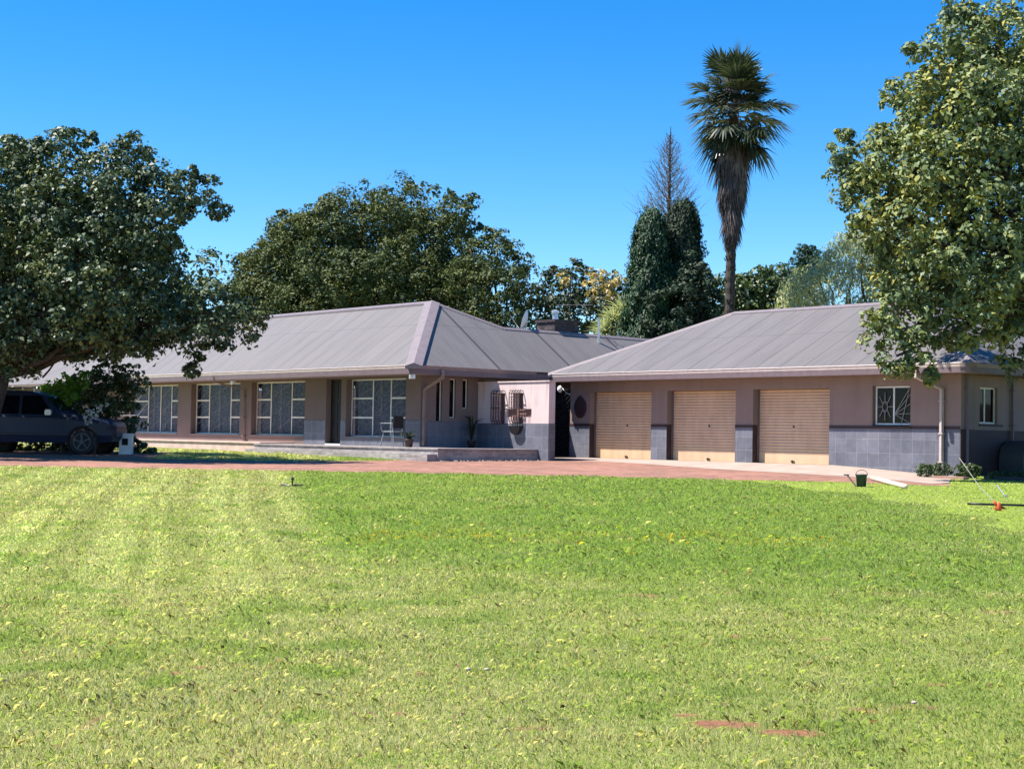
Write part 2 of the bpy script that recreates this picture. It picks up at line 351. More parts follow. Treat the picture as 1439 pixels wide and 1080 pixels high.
# driveway of red brick pavers: near edge traced in plan
EDGE = [(-40, 34.3), (-11.6, 34.6), (-4.1, 34.6), (-1.2, 34.35), (2.3, 34.2), (4.5, 34.0), (6.2, 34.0), (7.35, 33.9), (8.2, 33.3), (9.0, 33.0), (9.7, 33.1)]
def edge_y(x): return np.interp(x, [p[0] for p in EDGE], [p[1] for p in EDGE])
def apron_edge(x):          # outer line of the concrete apron in front of the garage
    a0, b0 = -1.2, -1.35
    return x
M['pave'] = PV = tiles('red_brick_paving', (.35, .165, .115), (.30, .195, .14), .22, .11, off=.5, mort=.008, rough=.9, var=.3, swap=False)
def sheet(name, polyfn, x0, x1, n, mat, dz, ny=10, kind='structure'):
    """strip between two plan curves, laid on the ground"""
    mb = MB(); xs_ = np.linspace(x0, x1, n); vs = []
    for x in xs_:
        ya, yb = polyfn(x)
        for j in range(ny+1):
            y = ya+(yb-ya)*j/ny; vs.append((x, y, g1(x, y)+dz))
    fs = [(i*(ny+1)+j, (i+1)*(ny+1)+j, (i+1)*(ny+1)+j+1, i*(ny+1)+j+1) for i in range(n-1) for j in range(ny)]
    mb.add(vs, fs); o = mb.build(name, mat, None, (0, 0, 0), smooth=True); o['kind'] = kind; return o
def line_b(x, b):           # y on the line of constant b
    # x = OX + a*c + b*s ; y = OY - a*s + b*c
    c, s = math.cos(PSI), math.sin(PSI); a = (x-OX-b*s)/c; return OY-a*s+b*c
def drive_far(x):
    if x < 1.6: return max(edge_y(x)+.3, min(55.5, 46.2 if x > -7 else 46.2-(x+7)*.0))
    return line_b(x, -.02)
def dfar(x): return np.interp(x, [-40, -10.6, -9.9, -6, -4.6, -2.5, -1.0, 1.1], [48.5, 48.5, 41.5, 41.6, 42.6, 45, 47.3, 47.3])
def dfun(x):
    ya = float(edge_y(x))+.06*math.sin(x*3.1)+.05*math.sin(x*7.7)
    yb = line_b(x, -1.6) if x > 1.2 else float(dfar(x))
    return ya, max(ya+.02, yb)
sheet('driveway', dfun, -40, 9.6, 150, M['pave'], .010, 14)
# concrete apron strip along the garage front, narrowing towards the corner
def ao(a): return np.interp(a, [-2.2, .96, 4.1, 8.2, 10.2, 12.1, 13.7, 15.9], [-1.7, -1.8, -2.0, -2.9, -3.1, -3.4, -3.95, -4.8])
def apron():
    mb = MB(); vs = []; n = 70
    for i in range(n+1):
        a = -2.2+(15.4+.0+2.2)*i/n
        bo = ao(a)
        bi = np.interp(a, [-2.2, -.9, -.89, 13.3, 13.6, 15.6], [.5, .5, -.02, -.02, -.9, -4.2])
        for j in range(9):
            b = bo+(bi-bo)*j/8; x, y, _ = H2W(a, b, 0); vs.append((x, y, g1(x, y)+.016))
    mb.add(vs, [(i*9+j, (i+1)*9+j, (i+1)*9+j+1, i*9+j+1) for i in range(n) for j in range(8)])
    o = mb.build('pavement_apron', 'concrete', None, (0, 0, 0), smooth=True); o.name = 'pavement'; o['kind'] = 'structure'
apron()
# ------------------------------------------------------------------ lawn
def longness(x, y):         # 1 in the unmown, taller part
    bx = np.interp(y, [6, 15.9, 28.6, 36], [-1.2, -1.82, -4.16, -5.2]); right = np.interp(y, [6, 19, 25, 28, 33, 36], [9, 6.9, 7.0, 6.8, 5.2, 4.5])
    k = 1/(1+np.exp(-(x-bx)*6)); k *= 1/(1+np.exp((x-right-.3*np.sin(y*2))*3)); k *= 1/(1+np.exp(-(y-15.2+vn(x, y, 2.2, 5)*2)*2.0))
    return k
def in_lawn(x, y):
    ok = y < edge_y(x)-.04+.12*vn(x, y, .25, 3)
    a = (x-OX)*AV[0]+(y-OY)*AV[1]; b = (x-OX)*BV[0]+(y-OY)*BV[1]
    bi = np.interp(a, [13.3, 13.6, 15.6], [-.02, -.9, -4.2])
    right = (a > 13.4) & ((b < ao(a)) | (a > 15.9) | (b > bi+.05))
    far_left = (x < -3) & (y > dfar(x)+.05*np.sin(x*5)) & (y < 60) & (b < -6.95)
    return np.where(x > 9.6, right, ok) | far_left
def grass():
    n = 1650000; ymin, ymax = 5.6, 52.
    yy = np.linspace(ymin, ymax, 4000); rho = np.minimum(1, (8.5/yy)**1.55); pdf = rho*(yy*.42+2.2); cdf = np.cumsum(pdf); cdf /= cdf[-1]
    y = np.interp(RNG.random(n), cdf, yy); x = (RNG.random(n)*2-1)*(y*.42+2.2)
    # clumping
    k = in_lawn(x, y); x, y = x[k], y[k]
    lg = longness(x, y)
    m1 = vn(x, y, 1.6, 1); m2 = vn(x, y, .35, 2); m3 = vn(x, y, .09, 4); m4 = vn(x, y*.5, 4.0, 8)
    pk = soilmask(x, y)
    k = RNG.random(len(x)) > np.clip(pk*1.2, 0, .93); x, y, lg, m1, m2, m3, m4 = [q[k] for q in (x, y, lg, m1, m2, m3, m4)]
    m5 = vn(x, y, .16, 31)
    n = len(x); z = gz(x, y)
    h = (.013+.018*RNG.random(n))*(.6+.8*m2)*(.6+.8*m5)*(1+.4*m1)*(1+.02*y); h = h*(1-lg)+(.035+.04*RNG.random(n))*(.6+.8*m2)*lg
    wdt = (.0020+.0017*RNG.random(n))*(1+.075*np.maximum(y-6, 0))
    broad = RNG.random(n) < (.08+.10*(m1 > .6)); wdt = np.where(broad, wdt*1.7, wdt); h = np.where(broad, h*.7, h)
    ang = RNG.random(n)*2*PI; lean = RNG.random(n)*1.0+.2; la = RNG.random(n)*2*PI
    s = np.stack([np.cos(ang), np.sin(ang), np.zeros(n)], 1)*wdt[:, None]*.5
    p = np.stack([x, y, z], 1); ld_ = np.stack([np.cos(la), np.sin(la), np.zeros(n)], 1)*(h*lean)[:, None]
    mid = p+ld_*.35+np.array([0, 0, 1])*(h*.62)[:, None]; tip = p+ld_*1.1+np.array([0, 0, 1])*(h*(1.05-lean*.35))[:, None]
    V = np.empty((n, 5, 3)); V[:, 0] = p-s; V[:, 1] = p+s; V[:, 2] = mid+s*.8; V[:, 3] = tip; V[:, 4] = mid-s*.8
    # colour: green, yellow green, straw
    G1 = np.array([.25, .35, .085]); G2 = np.array([.42, .455, .17]); ST = np.array([.56, .52, .30]); G3 = np.array([.20, .325, .07]); YL = np.array([.80, .55, .04]); DK = np.array([.12, .21, .06])
    r = RNG.random(n); n6 = vn(x, y, .45, 41); n7 = vn(x, y, 2.6, 42)
    dry = np.clip((1-lg)*(.22+.6*vn(x, y*.7, 3.2, 8)**1.4+.18*(x < -.5))+.55*(vn(x, y, .6, 33)-.52)+.25*(m5-.5), .03, .75)
    t = np.clip(m1*.5+m2*.4+n7*.5+r*.5-.5, 0, 1)[:, None]; c = G1*(1-t)+G2*t
    c[broad] = G1*.9; c = c*(1-lg[:, None]*.55)+G3*lg[:, None]*.55
    wd_ = np.clip((n6-.66)*6, 0, 1)*(1-lg*.5); c = c*(1-.32*wd_[:, None])+DK*.32*wd_[:, None]; dry = dry*(1-wd_)
    st = (RNG.random(n) < dry) & ~broad; c[st] = ST*(.55+.6*RNG.random((st.sum(), 1)))
    br = RNG.random(n) < .03+.03*np.clip((vn(x, y, .25, 50)-.7)*5, 0, 1); c[br] = np.array([.16, .09, .05])
    wdt[br] *= .8; thin = np.exp(-((vn(x, y, .07, 61)-.1)/.1)**2)
    band = np.exp(-((y-18.5)/1.3)**2)*(m2 > .45)*(x < 4)*lg+.7*np.exp(-((y-23.5)/1.2)**2)*lg*(m1 > .5)*(x < 5)
    fl = RNG.random(n) < band*.11; c[fl] = YL*(.7+.5*RNG.random((fl.sum(), 1)))
    # mower tracks left by the wheels: slightly paler lines running away from the camera
    q_ = x+.2*y+.10*np.sin(y*.35); tr = (np.clip(np.sin(q_*5.2)-.6, 0, 1)*1.6+.5*np.clip(np.sin(q_*10.4+1), 0, 1))*(1-lg)*np.clip(-x/1.5-.2, 0, 1)*np.clip((y-9)/6, 0, 1)*(.4+.6*vn(x, y, 1.3, 71)); q2 = RNG.random(n) < tr*.32; c[q2] = ST*1.05; c = c*(1+.6*tr[:, None])
    sm = (x > np.interp(y, [6, 19, 25, 28, 33, 36], [9, 6.9, 7.0, 6.8, 5.2, 4.5])+.3*np.sin(y*2)) & (y > 15); q_ = sm & (RNG.random(n) < .8)
    c[q_] = np.array([.36, .47, .12])*(.9+.2*RNG.random((q_.sum(), 1)))
    V[sm, 2:, 2] -= (V[sm, 2:, 2]-z[sm, None])*.45
    c = c*(.80+.40*RNG.random((n, 1))); c = np.minimum(c*np.array([1.19, 1.14, 1.08]), .85)
    A_ = np.concatenate([np.repeat(c[:, None, :], 5, 1), np.ones((n, 5, 1))], 2)
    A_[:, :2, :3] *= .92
    gm = NG('grass_blades'); at_ = gm.node('ShaderNodeAttribute', attribute_name='tone'); gm.link(at_.outputs['Color'], gm.b.inputs['Base Color'])
    gm.b.inputs['Roughness'].default_value = .6; gm.b.inputs['Specular IOR Level'].default_value = .25
    tr_ = gm.node('ShaderNodeBsdfTranslucent'); gm.link(gm.mix(1, at_.outputs['Color'], (1.3, 1.4, .8), 'MULTIPLY'), tr_.inputs['Color'])
    mx = gm.node('ShaderNodeMixShader'); mx.inputs[0].default_value = .45
    gm.link(gm.b.outputs[0], mx.inputs[1]); gm.link(tr_.outputs[0], mx.inputs[2]); gm.link(mx.outputs[0], gm.out.inputs['Surface'])
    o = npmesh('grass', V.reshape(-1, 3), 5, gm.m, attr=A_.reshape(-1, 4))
    label(o, 'green and straw lawn grass spreading from the camera to the brick driveway', 'grass', kind='stuff')
grass()
# ------------------------------------------------------------------ building parts shared by house and garage
def fmap(b0): return lambda u, d, z: (u, b0+d, z)             # wall facing -b, d goes inwards
def smap(a0): return lambda u, d, z: (a0-d, u, z)             # wall facing +a
def wallrun(mb, m, u0, u1, z0, z1, opens, th):
    """opens: (ua, ub, za, zb) sorted"""
    u = u0
    for (ua, ub, za, zb) in opens:
        if ua > u: mb.box(u, ua, 0, th, z0, z1, m)
        if zb < z1: mb.box(ua, ub, 0, th, zb, z1, m)
        if za > z0: mb.box(ua, ub, 0, th, z0, za, m)
        u = ub
    if u1 > u: mb.box(u, u1, 0, th, z0, z1, m)
def bar(mb, m, u0, z0, u1, z1, d, t=.014):
    L = math.hypot(u1-u0, z1-z0)
    if L < 1e-4: return
    nx, nz = -(z1-z0)/L*t/2, (u1-u0)/L*t/2
    c = [(u0+nx, z0+nz), (u0-nx, z0-nz), (u1-nx, z1-nz), (u1+nx, z1+nz)]
    vs = [m(p[0], d, p[1]) for p in c]+[m(p[0], d+t, p[1]) for p in c]
    mb.add(vs, [(0, 1, 2, 3), (7, 6, 5, 4), (0, 4, 5, 1), (1, 5, 6, 2), (2, 6, 7, 3), (3, 7, 4, 0)])
def window(par, m, u0, u1, z0, z1, d, cols, rows, fm='frame', curtain=True, ft=.045, glass='glass', bars=None, openleft=False):
    """cols: fractions of the mullions; rows: {column: number of panes}"""
    f = MB(); dd = .05
    f.box(u0, u0+ft, d, d+dd, z0, z1, m); f.box(u1-ft, u1, d, d+dd, z0, z1, m)
    f.box(u0+ft, u1-ft, d, d+dd, z0, z0+ft, m); f.box(u0+ft, u1-ft, d, d+dd, z1-ft, z1, m)
    e = [u0]+[u0+(u1-u0)*c for c in cols]+[u1]
    for c in e[1:-1]: f.box(c-ft/2, c+ft/2, d-.002, d+dd+.002, z0+ft, z1-ft, m)
    for k in range(len(e)-1):
        n = rows.get(k, 1)
        for j in range(1, n):
            z = z0+(z1-z0)*j/n; f.box(e[k]+ft/2, e[k+1]-ft/2, d-.004, d+dd, z-ft*.6, z+ft*.6, m)
        if openleft and k == 0:
            for j in (1, 2):
                zt = z0+(z1-z0)*(j+1)/n-.05; zb = z0+(z1-z0)*j/n+.06; q = .42
                for u in (e[0]+.08, e[1]-.05):
                    a_, b_ = m(u, d, zt), m(u, d-q, zb); f.tube([a_, b_], .016, 5)
                f.tube([m(e[0]+.08, d-q, zb), m(e[1]-.05, d-q, zb)], .016, 5)
    w_ = f.build('window', fm, par)
    p = MB(); p.box(u0+.01, u1-.01, d+.02, d+.026, z0+.01, z1-.01, m); p.build('pane', glass, w_)
    if curtain:
        c = MB(); n = int((u1-u0)/.035); vs = []
        for i in range(n+1):
            u = u0+(u1-u0)*i/n; q = .20+.035*math.sin(u*2*PI/.17)+.02*math.sin(u*2*PI/.41)
            vs += [m(u, d+q, z0-.02), m(u, d+q, z1+.03)]
        c.add(vs, [(2*i, 2*i+2, 2*i+3, 2*i+1) for i in range(n)]); c.build('curtain', 'curtain', w_, smooth=True, recalc=False)
    if bars is not None:
        b = MB(); bars(b, e); b.build('burglar_bars', 'bars', w_)
    return w_
def gutter(par, pts, mat='gutter', t=.10, name='gutter'):
    mb = MB()
    for p, q in zip(pts[:-1], pts[1:]):
        p, q = np.array(p), np.array(q); d = unit(q-p); n = np.array([d[1], -d[0], 0])   # outward to the right of travel
        prof = [(0, 0), (t*.95, .0), (t*1.05, -.015), (t*.95, -.03), (t*.85, -.11), (t*.1, -.125), (0, -.12)]
        vs = [tuple(p+n*(a-t)+np.array([0, 0, h])) for a, h in prof]+[tuple(q+n*(a-t)+np.array([0, 0, h])) for a, h in prof]
        k = len(prof); mb.add(vs, [(i, (i+1) % k, k+(i+1) % k, k+i) for i in range(k)]+[tuple(range(k))[::-1], tuple(range(k, 2*k))])
    return mb.build(name, mat, par)
def downpipe(par, pts, r=.045, mat='gutter', square=True):
    mb = MB(); mb.tube(pts, r*1.15, 4 if square else 8)
    # holding brackets
    p, q = pts[-2], pts[-1]
    for t in (.15, .55, .9):
        c = [p[i]+(q[i]-p[i])*t for i in range(3)]; mb.box(c[0]-.065, c[0]+.065, c[1]-.06, c[1]+.06, c[2]-.015, c[2]+.015)
    return mb.build('downpipe', mat, par)
def roofplane(mb, pts, udir, uo=0):
    """pts planar; u runs along the eave, v up the slope"""
    P_ = [Vector(p) for p in pts]; ud = Vector(udir).normalized()
    n = (P_[1]-P_[0]).cross(P_[2]-P_[0]).normalized(); vd = n.cross(ud)
    if vd.z < 0: vd = -vd
    mb.poly(pts, [((p-P_[0]).dot(ud)+uo, (p-P_[0]).dot(vd)) for p in P_])
def capline(mb, p, q, w_=.16, h=.035):
    """folded ridge flashing, a shallow inverted V"""
    p, q = Vector(p), Vector(q); d = (q-p).normalized(); s = d.cross(Vector((0, 0, 1))).normalized()*w_; u = Vector((0, 0, h))
    dn = Vector((0, 0, -.075))
    vs = [p-s+dn*1.0+u, p+u*1.3, p+s+dn*1.0+u, q-s+dn*1.0+u, q+u*1.3, q+s+dn*1.0+u, p-s+dn*1.5, p+s+dn*1.5, q-s+dn*1.5, q+s+dn*1.5]
    mb.add(vs, [(0, 1, 4, 3), (1, 2, 5, 4), (6, 0, 3, 8), (2, 7, 9, 5), (0, 6, 7, 2, 1), (3, 4, 5, 9, 8)])
# ------------------------------------------------------------------ garage
GF = -.612
gar = thing('garage', 'low pink garage with three cream roller doors, slate tiled base and hipped grey metal roof', 'garage', (6, 0, GF), True)
mF = fmap(0); sp_, ow = 3.2963, 2.657; zt = 1.488
opens = [(k*sp_, k*sp_+ow, GF-.2, zt) for k in range(3)]+[(10.63, 11.80, .46, 1.53)]
GL = -.9; GR = 13.28
mb = MB(); wallrun(mb, mF, GL, GR, GF-.5, 1.80, opens, .262)
mS = smap(GR); wallrun(mb, mS, .262, 6.85, GF-.7, 1.80, [(.87, 1.72, .54, 1.50)], .25)
mb.box(GL, GL+.25, .262, 6.85, GF-.4, 1.80); mb.box(GL+.25, GR-.25, 6.6, 6.85, GF-.4, 1.80)
mb.build('wall', 'plaster', gar)
# slate base with dark border on top
tl = MB(); bd = MB(); P8 = .012
for u0, u1 in ((GL+.0, -.0), (ow, sp_), (sp_+ow, 2*sp_), (2*sp_+ow, GR-.02)):
    tl = MB(); tl.box(u0, u1, -P8, -.001, GF-.45, .395); tl.build('tile_base', 'slate', gar)
    bd = MB(); bd.box(u0-.001, u1+.001, -P8-.006, -.001, .397, .475); bd.build('border_strip', 'band', gar)
for k in range(3): rv = MB(); rv.box(k*sp_-.001, k*sp_+.004, .001, .258, GF, .475); rv.build('reveal', 'band', gar)
rv = MB(); rv.box(GR+.001, GR+.006, -.010, 6.8, GF-.5, .40); rv.build('side_base', 'band', gar)
for k in range(3):
    u0, u1 = k*sp_+.0, k*sp_+ow; m = MB(); n = 25; prof = []
    zb = GF+.015; hh = (zt-zb)/n
    prof.append((.262, zb)); prof.append((.262, zb+.26))
    z = zb+.26
    while z < zt-.01:
        prof += [(.268, z+.002), (.262, z+hh*.2), (.262, z+hh*.55), (.268, z+hh*.72), (.281, z+hh*.78), (.281, z+hh*.92)]; z += hh
    prof = [p for p in prof if p[1] <= zt+.05]
    vs = [];
    for b_, z_ in prof: vs += [(u0+.01, b_, z_), (u1-.01, b_, z_)]
    m.add(vs, [(2*i, 2*i+1, 2*i+3, 2*i+2) for i in range(len(prof)-1)])
    m.box(u0+.01, u1-.01, .30, .31, zb, zt+.03)
    d = m.build('garage_door', 'door', gar, recalc=False)
    hnd = MB(); c = (u0+u1)/2+(.05, .1, -.1)[k]; hnd.box(c-.06, c+.06, .235, .261, zb+.05, zb+.08); hnd.box(c-.02, c+.02, .225, .235, zb+.03, zb+.10); hnd.build('handle', 'iron', d)
    lk = MB(); lk.lathe([(.03, .25), (.03, .262)], (c+.02, 0, GF+1.05), 10, 'y'); lk.build('lock', 'iron', d)
    gd = MB(); gd.box(u0+.001, u0+.035, .20, .26, GF, zt-.005); gd.build('guide_rail', 'fascia', d)
# front window with burglar bars
def gbars(b, e):
    m = mF; u0, u1, z0, z1 = 10.66, 11.78, .50, 1.50
    c = (u0+.3, .98)
    for t in np.linspace(0, 2*PI, 9)[:-1]: bar(b, m, c[0]+.07*math.cos(t), c[1]+.07*math.sin(t), c[0]+.24*math.cos(t), c[1]+.38*math.sin(t), .085)
    for t in np.linspace(0, 2*PI, 13)[:-1]: bar(b, m, c[0]+.08*math.cos(t), c[1]+.14*math.sin(t), c[0]+.08*math.cos(t+.55), c[1]+.14*math.sin(t+.55), .085)
    for z_ in (.55, .8, 1.05, 1.3, 1.5): bar(b, m, u0+.60, .78, u1-.04, z_, .085)
    bar(b, m, u1-.32, z0, u1-.06, z1, .085)
window(gar, mF, 10.66, 11.80, .50, 1.52, .10, [.5], {}, 'frame_w', curtain=False, bars=gbars, glass='glass_d')
s = MB(); s.box(10.58, 11.84, -.05, .1, .415, .46, mF); s.build('window_sill', 'band', gar)
window(gar, mS, .87, 1.72, .56, 1.50, .08, [.42], {}, 'frame', curtain=False, glass='glass_d')
s = MB(); s.box(.83, 1.95, -.03, .08, .50, .545, mS); s.build('window_sill', 'band', gar)
# roof
E_ = .68; zg = 2.04; tR = 4.18; zr = 4.08; aL, aR = -1.24, GR+E_+.02; bF, bB = -E_, -E_+2*tR
rb = MB()
A1, A2, A3, A4 = (aL, bF, zg), (aR, bF, zg), (aR, bB, zg), (aL, bB, zg); R1, R2 = (aL+tR, bF+tR, zr), (aR-tR, bF+tR, zr)
roofplane(rb, [A1, A2, R2, R1], (1, 0, 0)); roofplane(rb, [A2, A3, R2], (0, 1, 0)); roofplane(rb, [A3, A4, R1, R2], (1, 0, 0)); roofplane(rb, [A4, A1, R1], (0, 1, 0))
rb.add([(aL, bF, zg-.02), (aR, bF, zg-.02), (aR, bB, zg-.02), (aL, bB, zg-.02)], [(3, 2, 1, 0)])
ro = rb.build('roof', 'roof', gar)
cp = MB(); capline(cp, R1, R2); capline(cp, A1, R1, .13); capline(cp, A2, R2, .13); cp.build('ridge_cap', 'cap', ro)
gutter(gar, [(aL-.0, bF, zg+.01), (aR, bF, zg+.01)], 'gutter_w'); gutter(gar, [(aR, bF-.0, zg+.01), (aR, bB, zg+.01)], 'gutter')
fs = MB(); fs.box(aL+.02, aR-.025, bF+.02, bF+.05, 1.80, 2.0); fs.box(aR-.05, aR-.02, bF+.05, bB, 1.80, 2.0); fs.box(aL+.02, aL+.05, bF+.05, bB, 1.80, 2.0)
fs.build('fascia', 'fascia', gar)
sf = MB(); sf.box(aL+.05, aR-.05, bF+.05, bB-.05, 1.803, 1.82); sf.build('soffit', 'soffit', gar)
downpipe(gar, [(12.42, bF-.03, 1.94), (12.42, bF-.03, 1.72), (12.78, -.09, 1.42), (12.78, -.09, -.64)], .05, 'gutter_w')
downpipe(gar, [(GR+.07, .2, 1.8), (GR+.07, .2, -.72)], .03, 'fascia'); downpipe(gar, [(GR+.07, 2.35, 1.8), (GR+.07, 2.35, -.5)], .035, 'fascia')
# oval plaque on the pier
pl = MB(); vs = []; n = 28
for d_, k_ in ((-.03, 1), (-.045, .86)):
    for i in range(n):
        t = 2*PI*i/n; r = 1+.16*max(0, math.sin(t))**14
        vs.append((-.42+.27*k_*math.cos(t), d_, .98+.33*k_*r*math.sin(t)))
pl.add(vs, [tuple(range(n, 2*n))]+[(i, (i+1) % n, n+(i+1) % n, n+i) for i in range(n)])
vs = [(-.42+.27*math.cos(2*PI*i/n), -.001, .98+.33*math.sin(2*PI*i/n)) for i in range(n)]
pl.add(vs+[(p[0], -.03, p[2]) for p in vs], [(i, (i+1) % n, n+(i+1) % n, n+i) for i in range(n)])
po = pl.build('wall_plaque', 'rust', None, (-.42, -.001, .65), True); label(po, 'dark maroon oval plaque on the pink pier beside the gate', 'wall plaque')
# ------------------------------------------------------------------ house
HB, HA = -4.93, -2.42; HZ = 2.12; HF = -.345
hou = thing('house', 'long low house with grey metal hipped roof, deep eaves and big barred windows', 'house', (-10, HB, HF), True)
mH = fmap(HB); mHS = smap(HA)
W = [(-21.5, -17.25), (-16.26, -12.82), (-12.06, -8.71), (-7.46, -6.60), (-6.32, -3.15)]
wl, wt = -.06, 1.80
op = [(W[0][0], W[0][1], wl, wt), (W[1][0], W[1][1], wl, wt), (W[2][0], W[2][1], wl, wt), (W[3][0], W[3][1], -.30, 1.82), (W[4][0], W[4][1], wl, wt)]
mb = MB(); wallrun(mb, mH, -25, HA, -.9, 1.86, op, .30)
so = [(-4.31, -4.07, .28, 1.72), (-3.78, -3.52, .58, 1.80), (-3.25, -3.02, .88, 1.80)]
mb2 = MB(); wallrun(mb2, mHS, HB+.30, 14, -.9, 1.86, so, .28)
mb.v += []; n0 = len(mb.v); mb.v += mb2.v; mb.f += [tuple(i+n0 for i in f) for f in mb2.f]; mb.uv += mb2.uv
mb.box(-25, HA-.28, 1.9, 2.1, -.9, 1.86); mb.box(-25.2, -25, HB, 2.1, -.9, 1.86)
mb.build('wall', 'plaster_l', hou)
tl = MB()
for u0, u1 in ((-8.7, W[3][0]-.002), (W[3][1]+.002, W[4][0]-.002), (W[4][1]+.002, HA)): tl.box(u0, u1, -.012, -.001, HF, .47, mH)
tl.box(W[4][0]-.002, W[4][1]+.002, -.012, -.001, HF, wl-.055, mH)
tl.box(HB-.012, 5.0, -.012, -.001, HF-.3, .47, mHS)
tl.build('tile_base', 'slate', hou)
def hbars(m, d):
    def f(b, e):
        for k in range(len(e)-1):
            u0, u1 = e[k]+.03, e[k+1]-.03; wd_ = u1-u0
            rows = 3
            for j in range(rows):
                z0 = wl+(wt-wl)*j/rows+.05; z1 = wl+(wt-wl)*(j+1)/rows-.05; hh = z1-z0
                if k == 1 or len(e) == 5 and k == 2:
                    c = (u0+u1)/2; zc = (wl+wt)/2
                    bar(b, m, u0, z0, u1, z1, d, .008); bar(b, m, c, wl+.06, c, wt-.06, d, .008) if j == 0 else None
                    bar(b, m, c-.12, z0, c, z0+hh*.6, d, .008); bar(b, m, c+.12, z0, c, z0+hh*.6, d, .008)
                else:
                    bar(b, m, u0, z0+hh*.45, u0+wd_*.6, z1, d, .008); bar(b, m, u0+wd_*.35, z0, u1, z0+hh*.55, d, .008)
                    pass
    return f
DW = .22
window(hou, mH, W[0][0], W[0][1], wl, wt, DW, [.37, .60, .80], {0: 3, 3: 3}, 'frame', openleft=True, bars=hbars(mH, DW-.016))
window(hou, mH, W[1][0], W[1][1], wl, wt, DW, [.28, .72], {0: 3, 2: 3}, 'frame', bars=hbars(mH, DW-.016))
window(hou, mH, W[2][0], W[2][1], wl, wt, DW, [.28, .67], {0: 3, 2: 3}, 'frame', bars=hbars(mH, DW-.016))
window(hou, mH, W[4][0], W[4][1], wl, wt, DW, [.37, .67], {0: 3, 2: 3}, 'frame_w', bars=hbars(mH, DW-.016))
for i in (0, 1, 2, 4):
    s = MB(); s.box(W[i][0]-.0, W[i][1]+.0, -.03, DW+.05, wl-.05, wl-.002, mH); s.build('window_sill', 'soffit', hou)
d = MB(); d.box(W[3][0], W[3][1], .2, .25, HF+.04, 1.82, mH)
for q in range(2):
    for r_ in range(3): d.box(W[3][0]+.08+q*.40, W[3][0]+.40+q*.38, .185, .2, HF+.2+r_*.66, HF+.72+r_*.66, mH)
dd_ = d.build('front_door', 'wood_d', hou); hd = MB(); hd.box(W[3][1]-.12, W[3][1]-.09, .15, .185, .6, .78, mH); hd.build('handle', 'steel', dd_)
s = MB(); s.box(W[3][0], W[3][1], -.02, .25, HF, HF+.04, mH); s.build('threshold', 'white', hou)
for (u0, u1, z0, z1) in so: window(hou, mHS, u0, u1, z0, z1, .08, [], {}, 'frame', curtain=False, glass='glass_d', ft=.03)
# roof: front hip end at the right, lower back wing running away
t1 = 3.3; hz = 4.42; ga, gb = -1.6, -5.86; m_ = (hz-HZ)/t1
C1 = (ga, gb, HZ); Lx = -26.; C0 = (Lx, gb, HZ); AP = (ga-t1, gb+t1, hz); AL_ = (Lx+t1, gb+t1, hz)
lz = 3.64; la_ = ga-(lz-HZ)/m_; J = (la_, -.42, lz); bk = 16.
C2 = (ga, bk, HZ); K = (la_, bk-2, lz)
rb = MB(); roofplane(rb, [C0, C1, AP, AL_], (1, 0, 0))
ro = rb.build('roof', 'roof', hou)
rb = MB(); roofplane(rb, [C1, C2, K, J, AP], (0, 1, 0)); roofplane(rb, [C2, (la_*2-ga, bk, HZ), K], (1, 0, 0))
bb = gb+2*t1
roofplane(rb, [K, (la_*2-ga, bk, HZ), (la_*2-ga, bb-.0, HZ), J], (0, 1, 0)); 
roofplane(rb, [AL_, AP, J, (la_*2-ga, bb, HZ), (Lx, bb, HZ)], (1, 0, 0)); roofplane(rb, [(Lx, bb, HZ), C0, AL_], (0, 1, 0))
rb.build('roof', 'roof2', hou)
cp = MB(); capline(cp, AL_, AP, .17); capline(cp, C1, AP, .26, .05); capline(cp, J, K, .1); capline(cp, AP, J, .1); cp.build('ridge_cap', 'cap', hou)
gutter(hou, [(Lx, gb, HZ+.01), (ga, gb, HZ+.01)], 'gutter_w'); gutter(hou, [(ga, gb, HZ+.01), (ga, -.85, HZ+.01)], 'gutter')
fs = MB(); fs.box(Lx, ga-.025, gb+.02, gb+.05, 1.86, 2.06); fs.box(ga-.05, ga-.02, gb+.05, 12, 1.86, 2.06); fs.build('fascia', 'fascia', hou)
sf = MB(); sf.box(Lx, ga-.05, gb+.05, bb-.4, 1.863, 1.88); sf.box(-7, ga-.05, bb-.4, 12, 1.863, 1.88); sf.build('soffit', 'soffit', hou)
downpipe(hou, [(ga+.03, gb+1.1, 2.0), (ga+.03, gb+1.1, 1.78), (HA+.07, HB+.1, 1.42), (HA+.07, HB+.1, HF+.05), (HA+.03, HB-.35, HF+.05)][:4], .055, 'gutter')
downpipe(hou, [(-13.1, gb-.03, 2.0), (-13.1, gb-.03, 1.80), (-12.5, HB-.06, 1.55), (-12.42, HB-.06, -.3)], .03, 'gutter')
def flood(a, b, z):
    f = MB(); f.box(a-.09, a+.09, b-.10, b, z-.07, z+.05); f.box(a-.02, a+.02, b-.05, b+.02, z+.05, z+.12); o = f.build('floodlight', 'white', hou)
    q = MB(); q.box(a-.07, a+.07, b-.107, b-.101, z-.055, z+.035); q.build('lens', 'steel', o)
flood(ga-.15, gb+.12, 1.78); flood(-12.3, gb+.35, 1.78)
